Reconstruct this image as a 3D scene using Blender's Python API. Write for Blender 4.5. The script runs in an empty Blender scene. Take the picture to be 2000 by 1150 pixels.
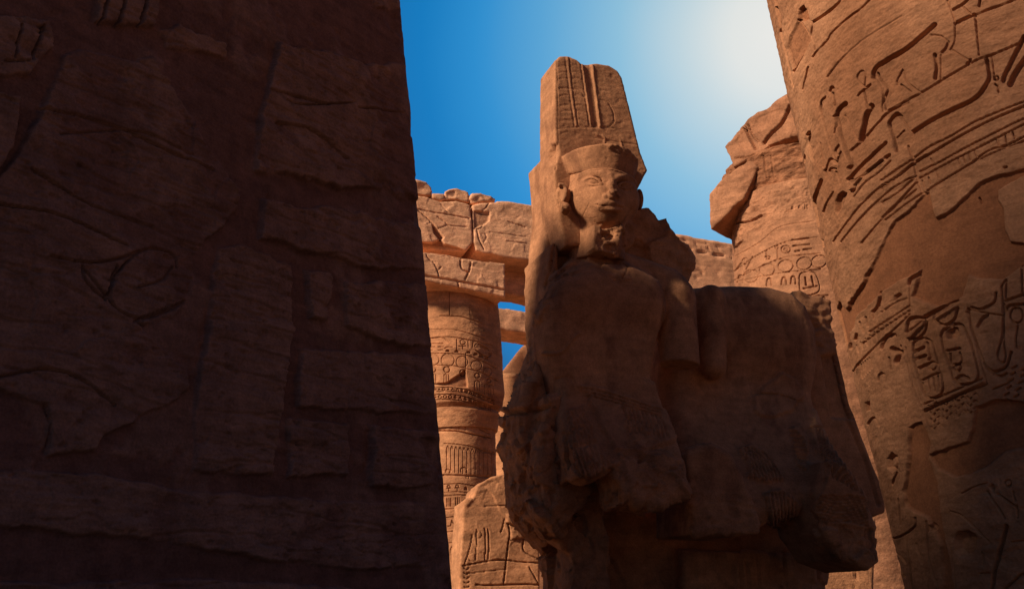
import bpy, math
import numpy as np
from mathutils import Vector, Matrix
rad = math.radians
sc = bpy.context.scene
col = sc.collection

# ------------------------------------------------------------------ camera, sky, sun, exposure
FOC, CX, CY = 2000.0, 1000.0, 575.0            # focal length in pixels of the 2000 x 1150 photograph
PITCH, ROLL = rad(16.7), 0.03
CAM = np.array([0.0, 0.0, 1.6])
_f = np.array([0, math.cos(PITCH), math.sin(PITCH)])
_u0 = np.array([0, -math.sin(PITCH), math.cos(PITCH)])
_r0 = np.array([1.0, 0, 0])
_r = _r0 * math.cos(ROLL) - _u0 * math.sin(ROLL)
_u = _u0 * math.cos(ROLL) + _r0 * math.sin(ROLL)
cam = bpy.data.cameras.new('camera')
cam.sensor_width = 36; cam.lens = 36.0 * FOC / 2000.0
cam.clip_start = 0.05; cam.clip_end = 2000
co = bpy.data.objects.new('camera', cam); col.objects.link(co)
co.matrix_world = Matrix(((_r[0], _u[0], -_f[0], CAM[0]), (_r[1], _u[1], -_f[1], CAM[1]),
                          (_r[2], _u[2], -_f[2], CAM[2]), (0, 0, 0, 1)))
sc.camera = co

SUN_PSI, SUN_EL = rad(57), rad(31)             # the sun stands behind the viewer, to the left
sun_to = Vector((-math.sin(SUN_PSI) * math.cos(SUN_EL), -math.cos(SUN_PSI) * math.cos(SUN_EL), math.sin(SUN_EL)))
sl = bpy.data.lights.new('sun', 'SUN')
sl.energy = 5.0; sl.angle = rad(9); sl.color = (1.0, 0.80, 0.58)
so = bpy.data.objects.new('sun', sl); col.objects.link(so)
so.rotation_euler = sun_to.to_track_quat('Z', 'Y').to_euler(); so.location = (-20, -20, 30)

sc.view_settings.view_transform = 'Standard'
sc.view_settings.look = 'None'
sc.view_settings.exposure = 0.3
sc.view_settings.gamma = 1.0


def ray(px, py):
    d = _f + _r * ((px - CX) / FOC) + _u * ((CY - py) / FOC)
    return d / np.linalg.norm(d)


def make_world():
    w = bpy.data.worlds.new('World'); sc.world = w; w.use_nodes = True
    nt = w.node_tree; nt.nodes.clear()
    N = nt.nodes.new; L = nt.links.new
    out = N('ShaderNodeOutputWorld'); bg = N('ShaderNodeBackground'); bg2 = N('ShaderNodeBackground')
    add = N('ShaderNodeAddShader')
    sky = N('ShaderNodeTexSky'); sky.sky_type = 'NISHITA'; sky.sun_disc = False
    sky.sun_elevation = SUN_EL; sky.sun_rotation = math.atan2(sun_to.x, sun_to.y)
    tint = N('ShaderNodeMix'); tint.data_type = 'RGBA'; tint.blend_type = 'MULTIPLY'
    tint.inputs[0].default_value = 1.0
    L(sky.outputs[0], tint.inputs[6]); tint.inputs[7].default_value = (0.6, 1.3, 2.1, 1)
    L(tint.outputs[2], bg.inputs[0]); bg.inputs[1].default_value = 0.013
    # bright glow round one part of the sky, deep blue beside it
    tc = N('ShaderNodeTexCoord')
    dot = N('ShaderNodeVectorMath'); dot.operation = 'DOT_PRODUCT'
    g = ray(1540, 60); dot.inputs[1].default_value = tuple(g)
    L(tc.outputs['Generated'], dot.inputs[0])
    ac = N('ShaderNodeMath'); ac.operation = 'ARCCOSINE'; L(dot.outputs['Value'], ac.inputs[0])
    nz = N('ShaderNodeTexNoise'); nz.inputs['Scale'].default_value = 3.0; nz.inputs['Detail'].default_value = 3
    L(tc.outputs['Generated'], nz.inputs['Vector'])
    nm = N('ShaderNodeMath'); nm.operation = 'MULTIPLY_ADD'; L(nz.outputs[0], nm.inputs[0])
    nm.inputs[1].default_value = 0.04; nm.inputs[2].default_value = -0.02
    ad = N('ShaderNodeMath'); ad.operation = 'ADD'; L(ac.outputs[0], ad.inputs[0]); L(nm.outputs[0], ad.inputs[1])
    dv = N('ShaderNodeMath'); dv.operation = 'DIVIDE'; L(ad.outputs[0], dv.inputs[0]); dv.inputs[1].default_value = math.pi
    rp = N('ShaderNodeValToRGB'); L(dv.outputs[0], rp.inputs[0])
    stops = [(0, (0.82, 0.78, 0.68)), (3, (0.74, 0.74, 0.66)), (5.5, (0.52, 0.63, 0.63)), (9, (0.26, 0.49, 0.61)),
             (13, (0.10, 0.345, 0.57)), (16.5, (0.02, 0.24, 0.53)), (19.5, (0.0, 0.165, 0.43)), (22, (0.0, 0.14, 0.38)), (24, (0.0, 0.06, 0.16)),
             (27, (0.0, 0.005, 0.015)), (60, (0, 0, 0))]
    cr = rp.color_ramp
    while len(cr.elements) < len(stops): cr.elements.new(0.5)
    for e, (a, c) in zip(cr.elements, stops): e.position = a / 180.0; e.color = (*c, 1)
    L(rp.outputs[0], bg2.inputs[0]); bg2.inputs[1].default_value = 0.81
    L(bg.outputs[0], add.inputs[0]); L(bg2.outputs[0], add.inputs[1]); L(add.outputs[0], out.inputs[0])


make_world()

# ------------------------------------------------------------------ projection and frames


def proj(P):
    d = np.asarray(P, dtype=np.float64) - CAM
    z = np.maximum(d @ _f, 1e-3)
    return CX + FOC * (d @ _r) / z, CY - FOC * (d @ _u) / z


class Frame:
    """a = to the right, b = to the back, c = up; turned by theta about the vertical"""
    def __init__(s, x, y, theta):
        s.o = np.array([x, y, 0.0]); t = rad(theta)
        s.a = np.array([math.cos(t), math.sin(t), 0]); s.b = np.array([-math.sin(t), math.cos(t), 0]); s.c = np.array([0, 0, 1.0])
        s.M = np.array([s.a, s.b, s.c])
    def loc(s, P): return (np.asarray(P) - s.o) @ s.M.T
    def wor(s, p): return np.asarray(p) @ s.M + s.o
    def pix(s, px, py, b=0.0):
        cl = s.loc(CAM); d = s.M @ ray(px, py)
        t = (b - cl[1]) / d[1]
        return cl + d * t
    def poly(s, pts, b=0.0):
        return np.array([s.pix(x, y, b)[[0, 2]] for x, y in pts])


# ------------------------------------------------------------------ numpy noise
def _hash(ix, iy, iz, seed):
    h = (ix.astype(np.uint32) * np.uint32(374761393) + iy.astype(np.uint32) * np.uint32(668265263)
         + iz.astype(np.uint32) * np.uint32(2147483647) + np.uint32((seed * 144665 + 12345) & 0xffffffff))
    h = (h ^ (h >> np.uint32(13))) * np.uint32(1274126177)
    h = (h ^ (h >> np.uint32(15))) * np.uint32(2246822519)
    h = h ^ (h >> np.uint32(16))
    return h.astype(np.float32) / np.float32(2147483648.0) - np.float32(1.0)


def vnoise(P, seed=0):
    P = np.asarray(P, dtype=np.float32)
    f = np.floor(P); i = f.astype(np.int64); t = P - f
    t = t * t * (3 - 2 * t)
    x0, y0, z0 = i[:, 0], i[:, 1], i[:, 2]
    r = 0
    for dx in (0, 1):
        wx = t[:, 0] if dx else 1 - t[:, 0]
        for dy in (0, 1):
            wy = wx * (t[:, 1] if dy else 1 - t[:, 1])
            for dz in (0, 1):
                r = r + wy * (t[:, 2] if dz else 1 - t[:, 2]) * _hash(x0 + dx, y0 + dy, z0 + dz, seed)
    return r


def fbm(P, scale, octv=4, seed=0, gain=0.5, stretch=(1, 1, 1)):
    Q = np.asarray(P, dtype=np.float32) * np.array(stretch, dtype=np.float32) * scale
    r = 0; a = 1.0; s = 0
    for k in range(octv):
        r = r + a * vnoise(Q, seed + k * 7); s += a
        Q = Q * 2.03 + 17.3; a *= gain
    return r / s


def sstep(e0, e1, x):
    t = np.clip((x - e0) / (e1 - e0), 0, 1)
    return t * t * (3 - 2 * t)


# ------------------------------------------------------------------ drawing in relief
def seg_dist(X, Y, pts):
    d = np.full(X.shape, 1e9)
    for (x0, y0), (x1, y1) in zip(pts[:-1], pts[1:]):
        dx, dy = x1 - x0, y1 - y0; l = dx * dx + dy * dy + 1e-9
        t = np.clip(((X - x0) * dx + (Y - y0) * dy) / l, 0, 1)
        d = np.minimum(d, (X - x0 - t * dx) ** 2 + (Y - y0 - t * dy) ** 2)
    return np.sqrt(d)


def poly_sdf(X, Y, pts):
    pts = np.asarray(pts, dtype=np.float64)
    d = np.full(X.shape, 1e18); ins = np.zeros(X.shape, bool)
    n = len(pts)
    for k in range(n):
        x0, y0 = pts[k]; x1, y1 = pts[(k + 1) % n]
        dx, dy = x1 - x0, y1 - y0; l = dx * dx + dy * dy + 1e-12
        t = np.clip(((X - x0) * dx + (Y - y0) * dy) / l, 0, 1)
        d = np.minimum(d, (X - x0 - t * dx) ** 2 + (Y - y0 - t * dy) ** 2)
        c = (y0 > Y) != (y1 > Y)
        ins ^= c & (X < dx * (Y - y0) / (dy if abs(dy) > 1e-12 else 1e-12) + x0)
    return np.where(ins, -1, 1) * np.sqrt(d)


def smooth_line(pts, n=6):
    """Catmull-Rom through the points"""
    p = [np.array(q, float) for q in pts]
    if len(p) < 3: return [tuple(q) for q in p]
    p = [2 * p[0] - p[1]] + p + [2 * p[-1] - p[-2]]
    out = []
    for i in range(1, len(p) - 2):
        for k in range(n):
            t = k / n
            out.append(tuple(0.5 * (2 * p[i] + (p[i + 1] - p[i - 1]) * t + (2 * p[i - 1] - 5 * p[i] + 4 * p[i + 1] - p[i + 2]) * t * t
                                    + (3 * p[i] - p[i - 1] - 3 * p[i + 1] + p[i + 2]) * t ** 3)))
    out.append(tuple(p[-2]))
    return out


class Relief:
    """heights over a surface, drawn in the plane coordinates X, Y of its points"""
    def __init__(s, X, Y, front=None):
        s.X, s.Y = X, Y; s.h = np.zeros(X.shape); s.m = np.zeros(X.shape)
        s.ok = np.ones(X.shape, bool) if front is None else front
        s.dk = 1.0; s.wmin = 0.0
    def _near(s, pts, pad):
        p = np.asarray(pts)
        return np.nonzero(s.ok & (s.X > p[:, 0].min() - pad) & (s.X < p[:, 0].max() + pad)
                          & (s.Y > p[:, 1].min() - pad) & (s.Y < p[:, 1].max() + pad))[0]
    def line(s, pts, w, depth, curve=True, taper=False, sharp=0.55):
        """groove (depth > 0) or ridge (depth < 0), w = full width"""
        if curve: pts = smooth_line(pts)
        w = max(w, s.wmin); depth *= s.dk
        k = s._near(pts, w)
        if not len(k): return
        d = seg_dist(s.X[k], s.Y[k], pts) / (w * 0.5)
        f = 1 - sstep(sharp, 1.0, d)
        if depth > 0: s.h[k] = np.minimum(s.h[k], s.h[k] * (1 - f) + f * (np.minimum(s.h[k], 0) * 0.4 - depth))
        else: s.h[k] += f * -depth
    def area(s, pts, depth, edge=2.0, wob=None, mask=None, curve=False):
        """sink (depth > 0) or raise a polygon"""
        if curve: pts = smooth_line(list(pts) + [pts[0]])[:-1]
        k = s._near(pts, edge * 3)
        if not len(k): return
        d = poly_sdf(s.X[k], s.Y[k], pts)
        if wob is not None: d = d + wob[k]
        f = 1 - sstep(-edge, edge, d)
        s.h[k] -= f * depth
        if mask is not None: s.m[k] = s.m[k] * (1 - f) + mask * f
    def ring(s, cx, cy, rx, ry, w, depth, ang=0.0, a0=0, a1=360):
        t = np.radians(np.linspace(a0, a1, 25)); c, n = math.cos(rad(ang)), math.sin(rad(ang))
        x = rx * np.cos(t); y = ry * np.sin(t)
        s.line(list(zip(cx + x * c - y * n, cy + x * n + y * c)), w, depth, curve=False)


# ------------------------------------------------------------------ mesh output
def raw_mesh(name, V, quads, tris=None, mask=None, smooth=True):
    me = bpy.data.meshes.new(name)
    V = np.ascontiguousarray(V, dtype=np.float32); nq = len(quads); nt = 0 if tris is None else len(tris)
    me.vertices.add(len(V)); me.vertices.foreach_set('co', V.ravel())
    idx = np.asarray(quads, dtype=np.int32).ravel(); st = np.arange(nq, dtype=np.int32) * 4; tot = np.full(nq, 4, np.int32)
    if nt:
        st = np.concatenate([st, nq * 4 + np.arange(nt, dtype=np.int32) * 3]); tot = np.concatenate([tot, np.full(nt, 3, np.int32)])
        idx = np.concatenate([idx, np.asarray(tris, dtype=np.int32).ravel()])
    me.loops.add(len(idx)); me.loops.foreach_set('vertex_index', idx)
    me.polygons.add(nq + nt); me.polygons.foreach_set('loop_start', st.astype(np.int32)); me.polygons.foreach_set('loop_total', tot.astype(np.int32))
    if smooth: me.polygons.foreach_set('use_smooth', np.ones(nq + nt, bool))
    me.update(calc_edges=True); me.validate()
    if mask is not None:
        at = me.attributes.new('patch', 'FLOAT', 'POINT'); at.data.foreach_set('value', np.ascontiguousarray(mask, dtype=np.float32))
    return me


def link(name, V, quads, mat, parent=None, tris=None, mask=None, smooth=True):
    V = np.asarray(V, dtype=np.float64)
    if parent is not None: o_ = np.array(parent.location)
    else: o_ = np.array([(V[:, 0].min() + V[:, 0].max()) / 2, (V[:, 1].min() + V[:, 1].max()) / 2, V[:, 2].min()])
    me = raw_mesh(name, V - o_, quads, tris, mask, smooth)
    me.materials.append(mat)
    ob = bpy.data.objects.new(name, me); col.objects.link(ob)
    if parent is not None: ob.parent = parent
    else: ob.location = o_
    return ob


def tag(o, label, cat, group=None):
    o['label'] = label; o['category'] = cat; o['kind'] = 'thing'
    if group: o['group'] = group
    return o


def thing(name, label, cat, loc, group=None):
    o = bpy.data.objects.new(name, None); col.objects.link(o); o.location = loc
    return tag(o, label, cat, group)


def vnormals(V, quads, tris=None):
    N = np.zeros_like(V)
    q = np.asarray(quads)
    n = np.cross(V[q[:, 2]] - V[q[:, 0]], V[q[:, 3]] - V[q[:, 1]])
    for k in range(4):
        for c in range(3): N[:, c] += np.bincount(q[:, k], n[:, c], len(V))
    return N / np.maximum(np.linalg.norm(N, axis=1, keepdims=True), 1e-12)


# closed loft: base points P[u, z], u runs round the thing anticlockwise seen from above
def loft(name, P, hfun, mat, parent=None):
    nu, nz, _ = P.shape
    I = np.arange(nu * nz).reshape(nu, nz)
    J = np.roll(I, -1, axis=0)
    q = np.stack([I[:, :-1], J[:, :-1], J[:, 1:], I[:, 1:]], -1).reshape(-1, 4)
    V = P.reshape(-1, 3).astype(np.float64)
    N = vnormals(V, q)
    h, m = hfun(V, N)
    V = V + N * np.asarray(h)[:, None]
    top = V.reshape(nu, nz, 3)[:, -1].mean(0); bot = V.reshape(nu, nz, 3)[:, 0].mean(0)
    V = np.vstack([V, top, bot]); m = np.concatenate([np.asarray(m), [0, 0]])
    t = np.concatenate([np.stack([I[:, -1], J[:, -1], np.full(nu, nu * nz)], -1),
                        np.stack([J[:, 0], I[:, 0], np.full(nu, nu * nz + 1)], -1)])
    return link(name, V, q, mat, parent, tris=t, mask=m)


# ------------------------------------------------------------------ signed distance modelling
def surface_nets(fn, lo, hi, h):
    lo = np.asarray(lo, float); hi = np.asarray(hi, float)
    n = np.ceil((hi - lo) / h).astype(int) + 1
    ax = [lo[k] + h * np.arange(n[k]) for k in range(3)]
    D = np.empty(n, np.float32)
    step = max(1, int(600000 / (n[1] * n[2])))
    for i in range(0, n[0], step):
        G = np.stack(np.meshgrid(ax[0][i:i + step], ax[1], ax[2], indexing='ij'), -1).reshape(-1, 3).astype(np.float32)
        D[i:i + step] = fn(G).reshape(-1, n[1], n[2])
    D[0], D[-1] = np.maximum(D[0], h * .5), np.maximum(D[-1], h * .5)
    D[:, 0], D[:, -1] = np.maximum(D[:, 0], h * .5), np.maximum(D[:, -1], h * .5)
    D[:, :, 0], D[:, :, -1] = np.maximum(D[:, :, 0], h * .5), np.maximum(D[:, :, -1], h * .5)
    S = D < 0
    c = [(i, j, k) for i in (0, 1) for j in (0, 1) for k in (0, 1)]
    def sub(A, o): return A[o[0]:A.shape[0] - 1 + o[0], o[1]:A.shape[1] - 1 + o[1], o[2]:A.shape[2] - 1 + o[2]]
    cnt = sum(sub(S, o).astype(np.int8) for o in c)
    act = (cnt > 0) & (cnt < 8)
    ids = np.full(act.shape, -1, np.int64); ci = np.argwhere(act); ids[act] = np.arange(len(ci))
    vals = {o: sub(D, o)[act] for o in c}
    acc = np.zeros((len(ci), 3)); w = np.zeros(len(ci))
    for a in c:
        for k in range(3):
            if a[k] == 0:
                b = list(a); b[k] = 1; b = tuple(b)
                va, vb = vals[a], vals[b]; cr = (va < 0) != (vb < 0)
                t = np.where(cr, va / np.where(cr, va - vb, 1), 0)
                p = np.tile(np.array(a, float), (len(ci), 1)); p[:, k] += t
                acc += p * cr[:, None]; w += cr
    V = lo + h * (ci + acc / w[:, None])
    quads = []
    for k in range(3):
        sl0 = [slice(None)] * 3; sl1 = [slice(None)] * 3
        sl0[k] = slice(0, -1); sl1[k] = slice(1, None)
        A = S[tuple(sl0)]; B = S[tuple(sl1)]
        u, v = (k + 1) % 3, (k + 2) % 3
        e = np.argwhere(A != B)
        e = e[(e[:, u] > 0) & (e[:, v] > 0) & (e[:, u] < n[u] - 1) & (e[:, v] < n[v] - 1)]
        fl = A[tuple(e.T)]
        def cell(du, dv):
            x = e.copy(); x[:, u] -= du; x[:, v] -= dv
            return ids[tuple(x.T)]
        q = np.stack([cell(1, 1), cell(0, 1), cell(0, 0), cell(1, 0)], -1)
        q[~fl] = q[~fl][:, ::-1]
        quads.append(q)
    return V, np.concatenate(quads)


def smin(a, b, k):
    h = np.maximum(k - np.abs(a - b), 0) / k
    return np.minimum(a, b) - h * h * k * 0.25


def smax(a, b, k): return -smin(-a, -b, k)


def ell(P, c, r):
    q = (P - np.asarray(c, np.float32)) / np.asarray(r, np.float32)
    k = np.sqrt((q * q).sum(1)) + 1e-6
    k2 = np.sqrt(((q / np.asarray(r, np.float32)) ** 2).sum(1)) + 1e-6
    return k * (k - 1) / k2


def cap(P, a, b, ra, rb=None):
    a = np.asarray(a, np.float32); b = np.asarray(b, np.float32); rb = ra if rb is None else rb
    d = b - a; t = np.clip(((P - a) @ d) / (d @ d + 1e-9), 0, 1)
    return np.sqrt((((P - a) - t[:, None] * d) ** 2).sum(1)) - (ra + (rb - ra) * t)


def chain(P, pts, r):
    d = None
    for a, b in zip(pts[:-1], pts[1:]):
        e = cap(P, a, b, r); d = e if d is None else np.minimum(d, e)
    return d


def lean(P, z0, z1, k):
    """the same points with everything between heights z0 and z1 drawn forward by up to k"""
    Q = P.copy(); Q[:, 1] += k * sstep(z0, z1, P[:, 2]).astype(np.float32)
    return Q


def ext(P, poly, b0, b1, r=0.02):
    d2 = poly_sdf(P[:, 0], P[:, 2], poly).astype(np.float32) + r
    db = np.maximum(b0 - P[:, 1], P[:, 1] - b1) + r
    return np.minimum(np.maximum(d2, db), 0) + np.sqrt(np.maximum(d2, 0) ** 2 + np.maximum(db, 0) ** 2) - r


def sculpt(name, F, fn, lo, hi, h, mat, parent=None, hfun=None):
    """mesh of the distance field fn (local frame F), then relief hfun(world points, normals) along the normals"""
    V, q = surface_nets(fn, lo, hi, h)
    V = F.wor(V); N = vnormals(V, q)
    m = np.zeros(len(V))
    if hfun is not None:
        d, m = hfun(V, N); V = V + N * np.asarray(d)[:, None]
    return link(name, V, q, mat, parent, mask=m)


def facing(V, N): return ((V - CAM) * N).sum(1) < 0


def rough(V, amp, scale, seed=0, octv=4, stretch=(1, 1, 1.6)): return amp * fbm(V, scale, octv, seed, stretch=stretch)


def broken(V, amp, scale, seed=0):
    """broken rock: ridged noise"""
    a = 1 - np.abs(fbm(V, scale, 3, seed, stretch=(1, 1, 1.7)))
    b = fbm(V, scale * 3.1, 3, seed + 50, stretch=(1, 1, 1.7))
    return amp * ((a - 0.75) * 1.4 + 0.45 * b)


def zc(ox, oy, s): return lambda pts: [(ox + s * a, oy + s * b) for a, b in pts]


def facets(V, amp, scale, seed=0, tilt=0.9):
    """fractured rock: a tilted plane in each cell of a jittered grid"""
    Q = np.asarray(V, dtype=np.float32) * scale + 0.35 * np.stack([fbm(V, scale * 1.3, 2, seed + k) for k in range(3)], 1)
    f = np.floor(Q); i = f.astype(np.int64)
    best = np.full(len(Q), 1e9, np.float32); h = np.zeros(len(Q), np.float32)
    for dx in (-1, 0, 1):
        for dy in (-1, 0, 1):
            for dz in (-1, 0, 1):
                a, b, c = i[:, 0] + dx, i[:, 1] + dy, i[:, 2] + dz
                j = np.stack([a + .5 + .5 * _hash(a, b, c, seed), b + .5 + .5 * _hash(a, b, c, seed + 1), c + .5 + .5 * _hash(a, b, c, seed + 2)], 1).astype(np.float32)
                r = Q - j; dd = (r * r).sum(1); m = dd < best
                v = 0.6 * _hash(a, b, c, seed + 3) + tilt * (r[:, 0] * _hash(a, b, c, seed + 4) + r[:, 1] * _hash(a, b, c, seed + 5) + r[:, 2] * _hash(a, b, c, seed + 6))
                h = np.where(m, v, h); best = np.where(m, dd, best)
    return amp * h


# ------------------------------------------------------------------ materials
def stone(name, c1, c2, patch, bump=0.35, scale=1.0, strata=0.25, speck=0.25):
    m = bpy.data.materials.new(name); m.use_nodes = True
    nt = m.node_tree; N = nt.nodes.new; L = nt.links.new
    bs = nt.nodes['Principled BSDF']
    bs.inputs['Roughness'].default_value = 0.92; bs.inputs['Specular IOR Level'].default_value = 0.15
    tc = N('ShaderNodeNewGeometry')
    def noise(sc_, det, rough_=0.6, stretch=None):
        n = N('ShaderNodeTexNoise'); n.inputs['Scale'].default_value = sc_; n.inputs['Detail'].default_value = det
        n.inputs['Roughness'].default_value = rough_
        if stretch:
            mp = N('ShaderNodeMapping'); mp.inputs['Scale'].default_value = stretch
            L(tc.outputs['Position'], mp.inputs['Vector']); L(mp.outputs[0], n.inputs['Vector'])
        else: L(tc.outputs['Position'], n.inputs['Vector'])
        return n.outputs[0]
    def mrange(x, a, b, lo, hi):
        r = N('ShaderNodeMapRange'); L(x, r.inputs[0])
        for k, v in enumerate((a, b, lo, hi)): r.inputs[k + 1].default_value = v
        return r.outputs[0]
    def mix(f, a, b, mode='MIX'):
        x = N('ShaderNodeMix'); x.data_type = 'RGBA'; x.blend_type = mode
        if isinstance(f, float): x.inputs[0].default_value = f
        else: L(f, x.inputs[0])
        for k, v in ((6, a), (7, b)):
            if isinstance(v, tuple): x.inputs[k].default_value = (*v, 1)
            else: L(v, x.inputs[k])
        return x.outputs[2]
    big = mrange(noise(0.9 * scale, 6), 0.38, 0.62, 0, 1)
    c = mix(big, c1, c2)
    at = N('ShaderNodeAttribute'); at.attribute_name = 'patch'
    c = mix(at.outputs['Fac'], c, patch)
    for x, lo, hi in ((noise(7 * scale, 6, 0.65), 1 - speck, 1 + speck * 0.8), (noise(2.2 * scale, 5, 0.6, (1, 1, 7)), 1 - strata, 1 + strata * 0.8),
                      (noise(60 * scale, 3), 1 - speck * 0.7, 1 + speck * 0.7)):
        v = mrange(x, 0.32, 0.68, lo, hi)
        cb = N('ShaderNodeCombineColor')
        for k in range(3): L(v, cb.inputs[k])
        c = mix(1.0, c, cb.outputs[0], 'MULTIPLY')
    L(c, bs.inputs['Base Color'])
    b1 = N('ShaderNodeBump'); b1.inputs['Strength'].default_value = bump; b1.inputs['Distance'].default_value = 0.02 / scale
    L(noise(22 * scale, 8, 0.7, (1, 1, 1.8)), b1.inputs['Height'])
    b2 = N('ShaderNodeBump'); b2.inputs['Strength'].default_value = bump; b2.inputs['Distance'].default_value = 0.008 / scale
    L(noise(90 * scale, 4, 0.6), b2.inputs['Height']); L(b1.outputs[0], b2.inputs['Normal'])
    L(b2.outputs[0], bs.inputs['Normal'])
    return m


M_COL = stone('column_sandstone', (0.40, 0.19, 0.102), (0.28, 0.12, 0.06), (0.30, 0.118, 0.056), scale=1.2, strata=0.10, speck=0.2)
M_STAT = stone('statue_quartzite', (0.43, 0.205, 0.105), (0.33, 0.15, 0.078), (0.24, 0.105, 0.056), scale=1.0, strata=0.12, bump=0.22)
M_FAR = stone('far_sandstone', (0.35, 0.165, 0.09), (0.29, 0.13, 0.07), (0.26, 0.105, 0.05), scale=0.5)
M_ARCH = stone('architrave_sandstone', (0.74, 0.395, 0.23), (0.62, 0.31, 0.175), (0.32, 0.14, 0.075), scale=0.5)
M_FARCOL = stone('far_column_sandstone', (0.46, 0.22, 0.112), (0.38, 0.172, 0.086), (0.25, 0.10, 0.05), scale=0.5)
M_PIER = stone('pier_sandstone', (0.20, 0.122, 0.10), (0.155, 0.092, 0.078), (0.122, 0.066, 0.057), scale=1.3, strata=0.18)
M_SAND = stone('sand', (0.36, 0.20, 0.11), (0.30, 0.16, 0.09), (0.3, 0.15, 0.08), scale=0.6)

# ------------------------------------------------------------------ ground
me = bpy.data.meshes.new('ground')
me.from_pydata([(-900, -900, 0), (900, -900, 0), (900, 900, 0), (-900, 900, 0)], [], [(0, 1, 2, 3)])
me.materials.append(M_SAND)
g = bpy.data.objects.new('ground', me); col.objects.link(g); g['kind'] = 'structure'

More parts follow.
